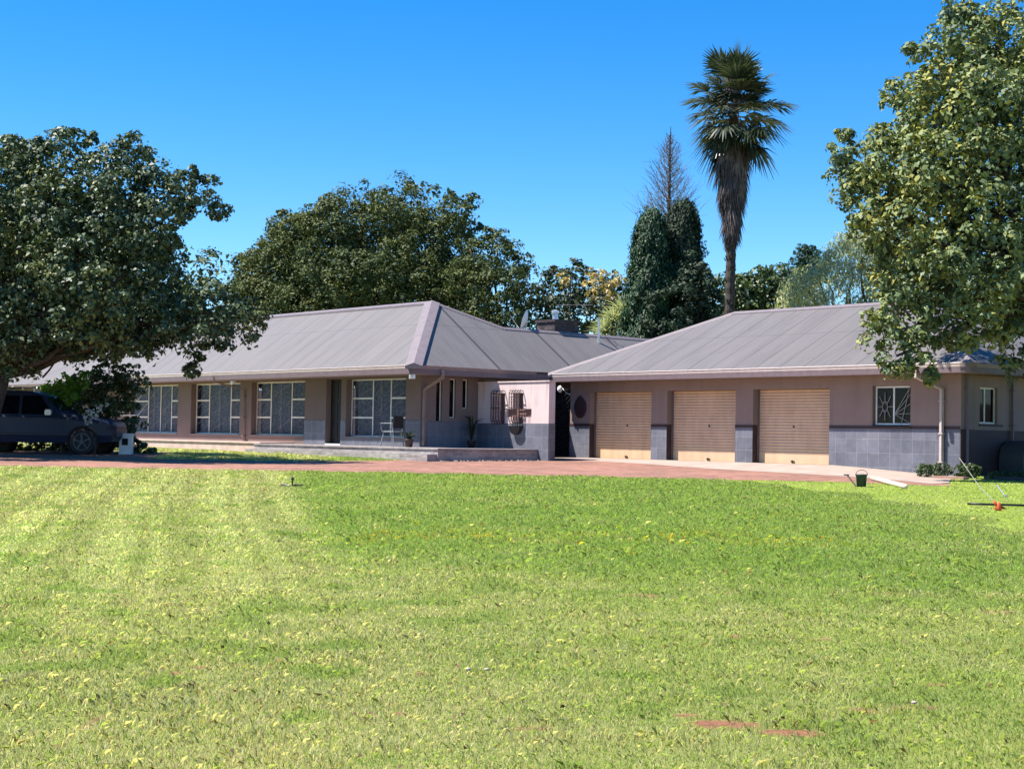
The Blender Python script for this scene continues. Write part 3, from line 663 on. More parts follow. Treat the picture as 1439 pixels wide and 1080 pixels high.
# chimney of dark stone with pipe
ch = MB(); cb = -.42+3.0; ca = -4.3
ch.box(ca-.45, ca+.45, cb-.55, cb+.6, 3.2, 4.02); ch.box(ca-.50, ca+.50, cb-.60, cb+.65, 4.02, 4.10)
M['stone_d'] = tiles('dark_stone', (.11, .085, .085), (.05, .045, .045), .2, .10, off=.5, mort=.012, rough=.9, var=.5)
co = ch.build('chimney', 'stone_d', hou)
q = MB(); q.lathe([(.11, 4.06), (.10, 4.35), (.14, 4.37), (.14, 4.45), (.02, 4.50)], (ca-.1, cb, 0), 12); q.build('flue', 'steel', co)
# left wing of the house, set back behind the trees
wg = MB(); x0, x1, y0, y1 = -44, -26.3, -2.4, 4
wgt = thing('outbuilding', 'far left wing with pale metal roof seen under the tree', 'outbuilding', (-34, y0, -.5), True)
mb = MB(); mb.box(x0, x1, y0, y1, -.9, 1.95); mb.build('wall', 'plaster_l', wgt)
rb = MB(); e0 = -3.1; zz = 2.12; tt = 3.9; hzz = 4.0
roofplane(rb, [(x0-1, e0, zz), (x1+.3, e0, zz), (x1+.3, e0+tt, hzz), (x0-1, e0+tt, hzz)], (1, 0, 0)); roofplane(rb, [(x0-1, e0+2*tt, zz), (x1+.3, e0+2*tt, zz), (x1+.3, e0+tt, hzz), (x0-1, e0+tt, hzz)], (1, 0, 0))
rb.build('roof', 'roof2', wgt); gutter(wgt, [(x0-1, e0, zz), (x1+.3, e0, zz)], 'gutter')
for u0 in (-42, -39, -36, -33, -30): 
    s = MB(); s.box(u0, u0+1.6, y0-.03, y0-.005, .1, 1.6); s.build('window', 'glass_d', wgt)
# satellite dish, antenna, vent pipes on the roof
def dish():
    r = .33; c = np.array((-4.1, cb-1.75, 4.02)); n = unit(np.array([-.72, -.55, .28])); u = unit(np.cross(n, [0, 0, 1])); v_ = np.cross(u, n); m = MB(); vs = []
    for k in range(5):
        rr = r*k/4; dep = -.11*(1-(k/4)**2)
        for i in range(20): t = 2*PI*i/20; vs.append(c+u*rr*math.cos(t)+v_*rr*1.1*math.sin(t)+n*dep)
    m.add(vs, [(k*20+i, k*20+(i+1) % 20, (k+1)*20+(i+1) % 20, (k+1)*20+i) for k in range(4) for i in range(20)])
    t = thing('satellite_dish', 'pale satellite dish on the roof ridge left of the chimney', 'satellite dish', (-4.1, cb-1.75, 3.6), True)
    m.build('reflector', 'white', t, recalc=False, smooth=True)
    q = MB(); q.tube([(-4.1, cb-1.75, 3.5), tuple(c-n*.12)], .025); q.tube([tuple(c-v_*.4), tuple(c+n*.5)], .012); q.build('mast', 'steel', t)
dish()
q = MB(); ax, ay = -4.6, cb+.9
q.tube([(ax, ay, 3.3), (ax, ay, 5.75)], .022); q.tube([(ax-.5, ay-.6, 5.88), (ax+.5, ay+.35, 5.55)], .012)
for k in range(7):
    t = k/6; c = (ax-.5+t, ay-.6+t*.95, 5.88-.33*t); q.tube([(c[0]+.12, c[1]-.12, c[2]), (c[0]-.12, c[1]+.12, c[2])], .007)
q.tube([(ax-.35, ay-.35, 4.72), (ax+.8, ay+.35, 4.72)], .016)
o = q.build('tv_antenna', 'iron', None, (ax, ay, 3.3), True); label(o, 'thin tv antenna on a dark mast behind the chimney', 'antenna')
q = MB(); q.lathe([(.045, 3.0), (.045, 4.15), (.055, 4.16), (.055, 4.22)], (-3.4, cb+1.15, 0), 10)
o = q.build('vent_pipe', 'steel', None, (-3.4, cb+1.15, 3.3), True); label(o, 'grey vent pipe standing on the roof right of the chimney', 'vent pipe')
# ------------------------------------------------------------------ patio
mb = MB(); mb.box(-9.3, .42, -6.5, HB+.0, -1.0, HF-.045); mb.box(HA+.01, .42, HB+.002, -2.62, -1.0, HF-.045)
o = mb.build('patio', 'brick_g', None, (-4, -6.5, -.72), True); o['kind'] = 'structure'
mb = MB(); mb.box(-9.3, .45, -6.53, HB-.013, HF-.043, HF); mb.box(HA+.014, .45, HB-.011, -2.62, HF-.043, HF)
mb.build('coping', plain('patio_coping', (.30, .26, .25), .85, var=.25, scale=5), o)
mb = MB(); mb.box(-9.3, .38, -6.86, -6.505, -1.0, -.52); o = mb.build('step', 'brick_g', None, (-4, -6.86, -.72), True); o['kind'] = 'structure'
mb = MB(); mb.box(-25, -9.31, -6.25, HB-.002, -1.0, -.345); mb.box(-25, -9.31, -6.29, HB-.002, -.343, -.30)
o = mb.build('low_plinth', 'brick_p', None, (-17, -6.2, -.7), True); label(o, 'low salmon painted plinth wall under the three left windows', 'low wall')
# ------------------------------------------------------------------ courtyard wall
wb0, wb1 = -2.61, -2.35; wz = 1.70
cw = thing('courtyard_wall', 'pale courtyard wall with slate base and iron grilles, between house and garage', 'wall', (-.8, wb0, -.72), True)
mW = fmap(wb0)
vo = [(-1.60, -1.12), (-.75, -.28)]; sl = (-1.05, .11, .63, .88)
mb = MB()
us = [HA+.01, vo[0][0], vo[0][1], sl[0], vo[1][0], vo[1][1], sl[1], .88]
th = wb1-wb0
for u0, u1 in zip(us[:-1], us[1:]):
    isv = any(abs(u0-v0) < 1e-6 for v0, _ in vo); isl = u0 >= sl[0]-1e-6 and u1 <= sl[1]+1e-6
    if isv: mb.box(u0, u1, 0, th, 1.37, wz, mW); mb.box(u0, u1, 0, th, -1, .42, mW)
    elif isl: mb.box(u0, u1, 0, th, sl[3], wz, mW); mb.box(u0, u1, 0, th, -1, sl[2], mW); mb.box(u0, u1, .10, th, sl[2]+.0, sl[3]-.0, mW)
    else: mb.box(u0, u1, 0, th, -1, wz, mW)
mb.build('wall', 'plaster_w', cw)
mb = MB(); mb.box(HA+.02, .885, -.012, -.001, HF+.0, .435, mW); mb.box(.43, .885, -.012, -.001, -1, HF, mW); mb.box(.881, .893, -.012, th, -1, .435, mW)
mb.build('tile_base', 'slate', cw)
mb = MB(); mb.box(sl[0]+.002, sl[1]-.002, .085, .099, sl[2]+.002, sl[3]-.002, mW); mb.build('niche_panel', 'niche', cw)
mb = MB(); mb.box(HA+.01, .92, -.03, th+.03, wz+.001, wz+.04, mW); mb.build('coping', 'plaster_w', cw)
for v0, v1 in vo:
    q = MB(); d0 = -.16; n = 5
    for i in range(n):
        u = v0+(v1-v0)*i/(n-1)
        q.tube([mW(u, 0, 1.42), mW(u, d0*.7, 1.46), mW(u, d0, 1.38), mW(u, d0, .55), mW(u, d0*.6, .44), mW(u, 0, .40)], .013, 5)
    for z_ in (.5, .9, 1.36):
        q.tube([mW(v0, d0, z_), mW(v1, d0, z_)], .014, 5)
        for u in (v0, v1): q.tube([mW(u, d0, z_), mW(u, 0, z_)], .013, 5)
    for i in range(n-1):              # scrolls between the bars
        uc = v0+(v1-v0)*(i+.5)/(n-1)
        for z_ in np.arange(.6, 1.34, .15):
            q.tube([mW(uc+.05*math.cos(t), d0, z_+.055*math.sin(t)) for t in np.linspace(0, 2*PI, 9)], .008, 4)
    q.build('iron_grille', 'rust', cw)
q = MB(); vs = []; n = 14             # half round basket below the right grille
for d_ in (-.16, -.013):
    vs += [mW(-.50+.25*math.cos(PI+PI*i/n), d_, .36+.27*math.sin(PI+PI*i/n)) for i in range(n+1)]
q.add(vs, [tuple(range(n+1)), tuple(range(2*n+1, n, -1))]+[(i, i+1, n+2+i, n+1+i) for i in range(n)]); q.build('basket', 'iron', cw)
# gate in the passage
gt = thing('gate', 'tall black steel gate of diagonal bars between courtyard wall and garage', 'gate', (-1.6, .1, GF), True)
mG = fmap(.12); q = MB(); u0, u1 = HA+.02, GL-.01
for u in (u0, u1-.05): q.box(u, u+.05, 0, .05, GF, 1.6, mG)
for z_ in (GF+.05, .4, 1.55): q.box(u0+.05, u1-.05, .001, .049, z_, z_+.05, mG)
q.build('frame', 'iron', gt)
q = MB()
for k in range(-8, 20):
    z0 = GF+k*.16
    pts = [(u0, z0), (u1, z0+(u1-u0)*.8)]
    if pts[1][1] > GF+.1 and pts[0][1] < 1.5:
        a_, b_ = pts
        if a_[1] < GF+.1: t = (GF+.1-a_[1])/(b_[1]-a_[1]); a_ = (a_[0]+(b_[0]-a_[0])*t, GF+.1)
        if b_[1] > 1.55: t = (1.55-a_[1])/(b_[1]-a_[1]); b_ = (a_[0]+(b_[0]-a_[0])*t, 1.55)
        bar(q, mG, a_[0], a_[1], b_[0], b_[1], .02, .03)
q.build('diagonal_bars', 'iron', gt)
q = MB(); q.box(u0+.05, u1-.05, .055, .06, GF+.05, 1.55, mG); q.build('passage_dark_sheet', 'dark', gt)  # dark sheet stands in for the unlit passage behind the gate
q = MB(); q.lathe([(.03, 0), (.075, .05), (.09, .12), (.06, .2), (.02, .22)], (-1.25, -.14, 1.47), 12); q.tube([(-1.25, -.14, 1.7), (-1.05, -.02, 1.45), (-.9, .0, 1.42)], .012)
o = q.build('wall_lamp', 'white', None, (-1.25, -.14, 1.47), True, smooth=True); label(o, 'small white lamp under the eave above the black gate', 'lamp')
# back passage closing wall
mb = MB(); mb.box(HA, GL, 9.0, 9.2, -.8, 1.7); o = mb.build('passage_wall', 'plaster_l', None, (-1.6, 9, -.6), True); label(o, 'dim wall closing the passage behind the black gate', 'wall')
# ------------------------------------------------------------------ things on the patio
def chair(a, b):
    t = thing('bar_chair', 'metal chair with dark back standing before the right window', 'chair', (a, b, HF), True)
    def T(x, y, z): c, s = math.cos(-1.35), math.sin(-1.35); return (a+x*c-y*s, b+x*s+y*c, HF+z*.84)
    for sx, sy in ((-.24, -.22), (.24, -.22), (-.22, .22), (.22, .22)):
        q = MB(); q.tube([T(sx*1.15, sy*1.15, 0), T(sx*.8, sy*.8, .55)], .016, 6); q.build('leg', 'alloy2', t)
    q = MB(); q.tube([T(.24, -.2, .52), T(.26, -.26, .85), T(.26, .2, .85), T(.2, .2, .52)], .015, 6); q.build('arm_rest', 'alloy2', t); q = MB(); q.tube([T(-.24, -.2, .52), T(-.26, -.26, .85), T(-.26, .2, .85), T(-.2, .2, .52)], .015, 6)
    q.build('arm_rest', 'alloy2', t)
    q = MB(); q.box(-.23, .23, -.22, .22, .53, .58, lambda x, y, z: T(x, y, z)); q.build('seat', 'steel', t)
    q = MB(); q.box(-.22, .22, .19, .24, .68, 1.12, lambda x, y, z: T(x, y, z)); q.build('backrest', 'iron', t)
chair(-2.85, -5.65)
def potplant(a, b, h, lab, z=HF, lm=None):
    t = thing('potted_plant', lab, 'plant', (a, b, z), True)
    q = MB(); q.lathe([(.10, 0), (.14, .2), (.15, .24), (.13, .24), (.12, .2)], (a, b, z), 14); q.build('pot', 'band', t, smooth=True)
    q = MB()
    for k in range(26):
        an = RNG.random()*2*PI; r = .12+.2*RNG.random(); hh = h*(.5+.6*RNG.random())
        q.tube([(a, b, z+.2), (a+r*.5*math.cos(an), b+r*.5*math.sin(an), z+.2+hh*.8), (a+r*1.2*math.cos(an), b+r*1.2*math.sin(an), z+.2+hh*.85)], [.012, .014, .003], 4)
    q.build('leaves', M['dleaf'], t)
M['dleaf'] = leafmat('dark_leaf', [(.008, .02, .008), (.02, .045, .015)])
potplant(-1.9, -5.75, .3, 'spiky dark plant in low pot by the house corner downpipe')
potplant(-2.0, -3.2, .9, 'tall dark pot plant in shade against the side wall')
# small white rocks where patio meets paving
q = MB()
for k in range(60):
    a = .5+RNG.normal()*.05; b = -6.6+RNG.random()*4.0; x, y, _ = H2W(a+.1, b, 0); r = .015+.03*RNG.random(); z = g1(x, y)+.02
    q.add([(x+r*math.cos(t)*math.cos(p), y+r*math.sin(t)*math.cos(p), z+r*math.sin(p)*.7) for p in (-.9, 0, .9) for t in np.linspace(0, 2*PI, 7)[:-1]], [(i*6+j, i*6+(j+1) % 6, (i+1)*6+(j+1) % 6, (i+1)*6+j) for i in range(2) for j in range(6)]+[tuple(range(12, 18))])
o = q.build('gravel', 'concrete'); label(o, 'pale loose gravel at the foot of the patio end', 'gravel', kind='stuff')
# ------------------------------------------------------------------ trees
LG = dict(
 left=leafmat('plane_leaf', [(.03, .055, .032), (.065, .10, .05), (.10, .14, .06), (.18, .18, .05)], .07, .5, .45, .3),
 right=leafmat('maple_leaf', [(.07, .105, .055), (.13, .175, .085), (.17, .22, .09), (.22, .25, .08), (.34, .31, .07)], .10, .55, .45, .25),
 big=leafmat('evergreen_leaf', [(.04, .06, .022), (.075, .10, .03), (.14, .15, .04)], .1, .6, .3, .2),
 con=leafmat('conifer_leaf', [(.011, .036, .013), (.02, .062, .02), (.035, .088, .028)], .1, .6, .8),
 con2=leafmat('conifer_dull', [(.009, .025, .010), (.015, .042, .015), (.024, .055, .02), (.045, .045, .032)], .1, .7, .55),
 mix=leafmat('shrub_leaf', [(.02, .035, .02), (.05, .075, .035), (.09, .11, .05)], .2, .5, .7),
 blossom=leafmat('yellow_leaf', [(.36, .30, .16), (.50, .34, .08), (.52, .42, .30)], .3, .6, 1.5),
 grey=leafmat('willow_leaf', [(.34, .37, .22), (.46, .47, .30), (.55, .54, .38)], .3, .6, .4),
 hedge=leafmat('hedge_leaf', [(.035, .06, .022), (.07, .11, .035), (.12, .15, .05)], .2, .5, .5),
 lime=leafmat('fern_leaf', [(.08, .20, .015), (.18, .36, .03)], .35, .5, 2),
 white=leafmat('white_petal', [(.60, .62, .66), (.85, .85, .86)], .2, .6, 3),
 palm=leafmat('palm_leaf', [(.02, .032, .018), (.05, .065, .035), (.14, .15, .10)], .12, .35, .8),
 dead=leafmat('dead_frond', [(.045, .034, .034), (.095, .072, .070), (.19, .15, .135)], .1, .8, 1.2),
 dead2=leafmat('pale_frond', [(.35, .28, .20), (.55, .46, .36)], .2, .7, 1.2))
def tree(name, lab, cat, basepx, Y, lobes, mat, trunk_r=.25, leafkw={}, group=None, bark='bark', fork=None, extra=None, k=.86):
    """lobes: (px, py, radius m, depth offset)"""
    X0 = at(basepx, 600, Y)[0]; base = (X0, Y, g1(X0, Y)); t = thing(name, lab, cat, base, group=group)
    L = [(*at(px, py, Y+dy), r*k) for px, py, r, dy in lobes]
    mb = MB(); fk = np.array(at(*fork, Y)) if fork else np.array(base)+np.array([0, 0, (np.mean([l[2] for l in L])-base[2])*.45])
    limb(mb, (base[0], base[1], base[2]-.1), fk, trunk_r*1.15, trunk_r*.85, 7, .03)
    for l in L:
        if l[3] > .45: limb(mb, fk, (l[0], l[1], l[2]), trunk_r*(.25+.2*min(1, l[3]/2)), .03, 7, .12, .04)
    if extra: extra(mb, fk)
    mb.build('trunk', bark, t, smooth=True)
    crown('crown', LG[mat], t, L, **leafkw)
    return t
# left tree
lob = [(-70, 330, 2.7, 1), (-150, 300, 2.6, -1), (-140, 420, 2.2, 1), (-20, 250, 1.5, -.5), (40, 290, 1.8, 0), (40, 235, .9, 1), (95, 235, 1.0, 0), (110, 300, 1.6, -1), (150, 250, 1.1, .5), (185, 225, .75, 0), (190, 290, 1.3, -.5),
 (235, 275, 1.0, .5), (205, 335, 1.05, 0), (280, 262, .42, 0), (292, 290, .48, .5), (245, 298, .6, 0), (238, 345, .4, -.5), (120, 380, 1.7, -1.5), (175, 385, 1.45, -1.2), (130, 440, 1.15, -1.8), (185, 450, 1.1, -1), (215, 480, .55, -1), (160, 482, .55, -1.5), (50, 400, 1.9, .5), (20, 460, 1.2, 1.5), (-60, 430, 2.0, 1.5), (-30, 500, 1.1, 2),
 (240, 430, .85, -.5), (300, 442, .95, -1), (345, 430, .5, 0), (335, 450, .8, -.5), (355, 462, .4, -.5), (260, 460, .8, -1.5), (300, 445, .8, 1), (310, 480, .4, 1), (278, 495, .38, .6), (272, 520, .22, .6), (100, 500, .3, .5), (170, 500, .22, 1), (60, 330, 1.6, 2.5), (140, 330, 1.7, 2.5), (170, 360, 1.5, 2.5), (20, 495, .8, -.5), (70, 460, .9, -.5), (-20, 520, .8, 1), (-60, 330, 2.3, 5), (-140, 340, 2.6, 5), (20, 340, 1.8, 5), (95, 350, 1.6, 4.5), (-60, 380, 2, 8), (-220, 380, 2.6, 3), (80, 425, 1.4, 6), (20, 410, 1.7, 6), (140, 415, 1.3, 6), (170, 395, 1.2, 5), (110, 490, .6, -.5), (150, 478, .6, -.5), (200, 480, .5, -.5), (232, 468, .6, -.5), (60, 440, 1.2, -1), (130, 455, .9, -1), (10, 470, 1.0, -1), (95, 470, .8, -.5), (45, 500, .45, 1.0), (-60, 520, 1.0, 1.5),  # deep and off-frame lobes added to shade the car and ground behind
 (310, 300, .28, .5), (268, 243, .2, 0), (95, 190, .22, .2), (182, 200, .25, 0), (60, 210, .3, 0), (10, 205, .35, 0), (130, 200, .22, .3)]
def ex(mb, fk):
    limb(mb, fk, at(62, 482, 41.4), .2, .12, 5, .05); limb(mb, at(62, 482, 41.4), at(120, 420, 41), .12, .05, 5, .08); limb(mb, at(25, 505, 42.3), at(95, 505, 42.6), .05, .02, 5, .1)
    limb(mb, at(60, 530, 42.6), at(95, 490, 42.3), .03, .02, 4, .05)
tree('shade_tree', 'large dark shade tree leaning over the parked car at left', 'tree', -32, 41, lob, 'left', .33, dict(leaf=.125, dens=3.6, per=58, cr=.36, sprig=.06, flat=.8, inner=.12), fork=(0, 530), extra=ex)
# right tree
Y = 36.5
lob = [(1400, 60, 1.1, 0), (1350, 40, .75, .5), (1345, 15, .5, 0), (1365, 90, 1.1, -.5), (1320, 100, .8, .3), (1290, 70, .3, 0), (1280, 130, .6, .2), (1310, 160, 1.1, -.3), (1440, 60, 1.2, .5), (1430, 130, 1.6, 0), (1370, 170, 1.5, -1), (1480, 200, 2, 1), (1260, 185, .55, 0), (1265, 240, 1.1, 0),
 (1215, 235, .75, .3), (1187, 215, .4, 0), (1185, 190, .2, 0), (1200, 260, .6, 0), (1230, 280, .9, -.4), (1320, 250, 1.6, -1), (1400, 260, 1.8, -.8), (1215, 310, .45, 0), (1245, 330, .8, 0), (1300, 330, 1.5, -.6), (1380, 340, 1.7, -1.4), (1450, 320, 2.2, 0),
 (1240, 370, .5, 0), (1290, 400, .95, -.6), (1260, 430, .6, -.8), (1330, 410, 1.1, -1), (1390, 400, 1.0, -1.8), (1280, 460, .8, -1), (1240, 470, .5, -1.2), (1225, 455, .28, -1), (1330, 460, .75, -.8), (1260, 500, .55, -1.2), (1255, 525, .28, -1.3), (1290, 515, .35, -1.2), (1370, 455, .7, -.5), (1350, 480, .3, -.5), (1400, 470, .28, -.3), (1310, 530, .16, -1),
 (1425, 470, .6, -.3), (1432, 520, .45, .2), (1450, 420, 1.2, .5), (1320, 200, 1.4, 1.5), (1380, 130, 1.4, 1.5), (1290, 290, 1.3, 1.6), (1350, 300, 1.6, 2), (1520, 350, 2.4, 0), (1520, 120, 2, 0), (1500, 450, 1.4, .5)]
tree('maple_tree', 'tall light green maple tree at the right edge overhanging the garage roof', 'tree', 1478, Y, lob, 'right', .26, dict(leaf=.135, dens=3.9, per=46, cr=.34, sprig=.07, flat=.9, inner=.12), fork=(1455, 430))
# big evergreen behind the house
Y = 76
lob = [(500, 320, 4.2, 0), (430, 350, 3.3, -1), (390, 370, 2.4, -1), (370, 330, .8, 0), (560, 310, 3.6, 0), (610, 340, 3.2, -.5), (470, 300, 2.2, -1), (410, 310, 1.6, 0), (540, 290, 1.9, -2), (620, 300, 2.0, -.5), (380, 420, 2.8, -2), (450, 420, 3.2, -3), (530, 400, 3.4, -3), (600, 410, 3.0, -3), (640, 380, 2.0, -1), (350, 350, .9, -.5), (360, 390, 1.8, -1), (350, 440, 2.2, -1.5), (480, 370, 2.6, -3.5), (570, 360, 2.4, -3.4), (395, 285, .5, 0), (570, 268, .5, -1), (640, 440, 2.2, -2), (500, 280, .6, -1), (430, 296, .9, -.5), (460, 350, 4, 2), (560, 350, 4, 2), (400, 400, 4, 2), (620, 400, 3.6, 2), (510, 430, 4, 1)]
lob = [(a_, b_+20, c_, d_) for a_, b_, c_, d_ in lob]
tree('evergreen_tree', 'broad round dark evergreen tree rising behind the house roof', 'tree', 510, Y, lob, 'big', .5, dict(leaf=.17, dens=3.0, per=56, cr=.5, sprig=.06, flat=.95, wd=.45, inner=.4), group='trees behind the house', k=.66)
lob = [(690, 370, 1.9, 0), (715, 390, 1.5, 0), (700, 345, 1.0, 0), (680, 420, 2.2, -1), (715, 430, 1.6, 0), (660, 350, .8, 0), (680, 330, .5, 0), (730, 365, .5, 0), (725, 455, 1.1, 0), (700, 450, 1.8, -1), (660, 400, 1.6, -1)]
tree('bushy_tree', 'bushy olive green tree at the right end of the roof ridge', 'tree', 700, 72, lob, 'big', .3, dict(leaf=.17, dens=2.4, per=50, cr=.45, sprig=.08, wd=.45), group='trees behind the house', k=.78)
lob = [(630, 275, .35, 0), (645, 285, .45, 0), (655, 300, .5, 0), (640, 310, .6, 0), (665, 280, .25, 0), (650, 330, .7, 0), (672, 322, .3, 0), (600, 270, .4, 0), (575, 262, .25, 0)]
tree('sparse_tree', 'thin sparse leafed tree top poking out above the round evergreen', 'tree', 645, 82, lob, 'left', .2, dict(leaf=.26, dens=3.0, per=16, cr=.7), group='trees behind the house')
# mixed shrubs right of chimney
Y = 74
lob = [(765, 440, 1.2, 0), (790, 410, 1.3, 0), (810, 385, .7, 0), (815, 372, .35, 0), (780, 395, .5, 0), (775, 380, .25, 0), (830, 440, 1.6, 0), (800, 445, 1.5, 0), (850, 400, .8, .5), (875, 420, .9, .5), (760, 415, .5, 0), (885, 440, 1.0, .5)]
tree('loose_tree', 'loose dark green tree behind the chimney and antenna', 'tree', 810, Y, lob, 'mix', .2, dict(leaf=.2, dens=3.2, per=24, cr=.5, sprig=.12), group='trees behind the house')
lob = [(795, 395, .42, -1), (843, 400, .75, -1), (862, 395, .4, -1), (835, 385, .3, -1), (875, 392, .3, -1), (852, 415, .5, -1.2)]
tree('yellow_tree', 'small tree with yellow and cream leaves beside the columnar conifers', 'tree', 845, 72, lob, 'blossom', .1, dict(leaf=.17, dens=4.5, per=14, cr=.42), group='trees behind the house')
# columnar conifers
def conifer(name, lab, px, Y, w_, top, bot, mat, seed, lean=0):
    x0, _, zt_ = at(px, top, Y); zb_ = g1(x0, Y); t = thing(name, lab, 'conifer', (x0, Y, zb_), group='columnar conifers')
    H_ = zt_-zb_; r = w_/2; q = MB(); limb(q, (x0, Y, zb_-.1), (x0+lean, Y, zt_-.8), .2, .05); q.build('trunk', 'bark', t)
    n = 2600; f = RNG.random(n)**.9; an = RNG.random(n)*2*PI
    prof = r*np.minimum(1, (1-f)**.30*1.10)*(.88+.12*np.minimum(1, f*5))
    prof = prof*(1-.22*np.clip(np.sin(an*1.0+seed*2.3), 0, 1)*(f > .72)); lump = 1+.13*np.sin(an*3+f*19+seed)+.12*np.sin(an*5-f*31+seed*2)+.08*np.sin(f*70+an*2)+(RNG.random(n) < .06)*.22
    rr = prof*lump*(1-np.abs(RNG.normal(size=n))*.12)
    C = np.stack([x0+lean*f+np.cos(an)*rr, Y+np.sin(an)*rr, zb_+.3+f*(H_-.3)], 1); U = np.stack([np.cos(an), np.sin(an), np.full(n, .35)], 1)
    idx = np.repeat(np.arange(n), 34); m = len(idx); up_ = unit(U[idx]*.35+RNG.normal(size=(m, 3))*.28+np.array([0, 0, 1.]))
    c = C[idx]+RNG.normal(size=(m, 3))*np.array([.10, .10, .16])+U[idx]*.03
    nr = unit(U[idx]+RNG.normal(size=(m, 3))*.5); L = .15*(.6+.8*RNG.random(m))
    npmesh('foliage', leafquads(c, nr, L, L*.38, dirn=up_), 4, LG[mat], t)
conifer('column_conifer', 'deep green columnar conifer with a rounded top, left one of two', 917, 64, 2.15, 304, 475, 'con', 1)
conifer('column_conifer', 'darker greyish columnar conifer with brown patches, right one of two', 961, 64.8, 2.0, 290, 470, 'con2', 4)
lob = [(975, 400, 1.1, .5), (980, 440, 1.0, .5), (945, 440, 1.3, 0), (985, 460, .6, .3), (985, 425, .8, .4)]
tree('dark_shrub', 'low dark shrub at the foot of the columnar conifers', 'shrub', 965, 63, lob, 'con2', .1, dict(leaf=.14, dens=8, per=34, cr=.26, sq=1.1))
# bare tree
def bare():
    Y = 67; x0, _, z1 = at(941, 178, Y); zb = g1(x0, Y); t = thing('bare_tree', 'leafless slender tree with fine twigs behind the columnar conifers', 'tree', (x0, Y, zb))
    q = MB(); q.tube([(x0-.1, Y, zb), (x0-.1, Y, zb+4), (x0, Y, zb+8), (x0+.05, Y, z1)], [.24, .2, .13, .015], 7); q.build('trunk', 'bark', t)
    q = MB(); zl = at(941, 312, Y)[2]
    for k in range(150):
        f = k/149; z = zl-1.4+(z1-zl+1.0)*f; an = k*2.4; L = (1.65*(1-f)**.8+.12)*(.65+.45*RNG.random())
        p0 = np.array([x0, Y, z]); d_ = np.array([math.cos(an), math.sin(an), 0])
        p1 = p0+d_*L*.5+np.array([0, 0, L*.38]); p2 = p0+d_*L*.9+np.array([0, 0, L*1.0])
        q.tube([tuple(p0), tuple(p1), tuple(p2)], [.02, .012, .005], 4)
        for j in range(7):
            t_ = .2+.75*RNG.random(); s0 = p0+(p2-p0)*t_+np.array([0, 0, -.05]); e = s0+(d_*.25+RNG.normal(size=3)*.28)*L*.7+np.array([0, 0, .3*L])
            q.tube([tuple(s0), tuple(e)], [.008, .004], 3)
    q.build('branches', 'bark2', t)
    lb = [(*at(905+18*i, 300-8*(i % 2), Y), .35) for i in range(4)]
    crown('dry_leaves', LG['dead'], t, lb, leaf=.1, dens=2, per=7, cr=.4)
bare()
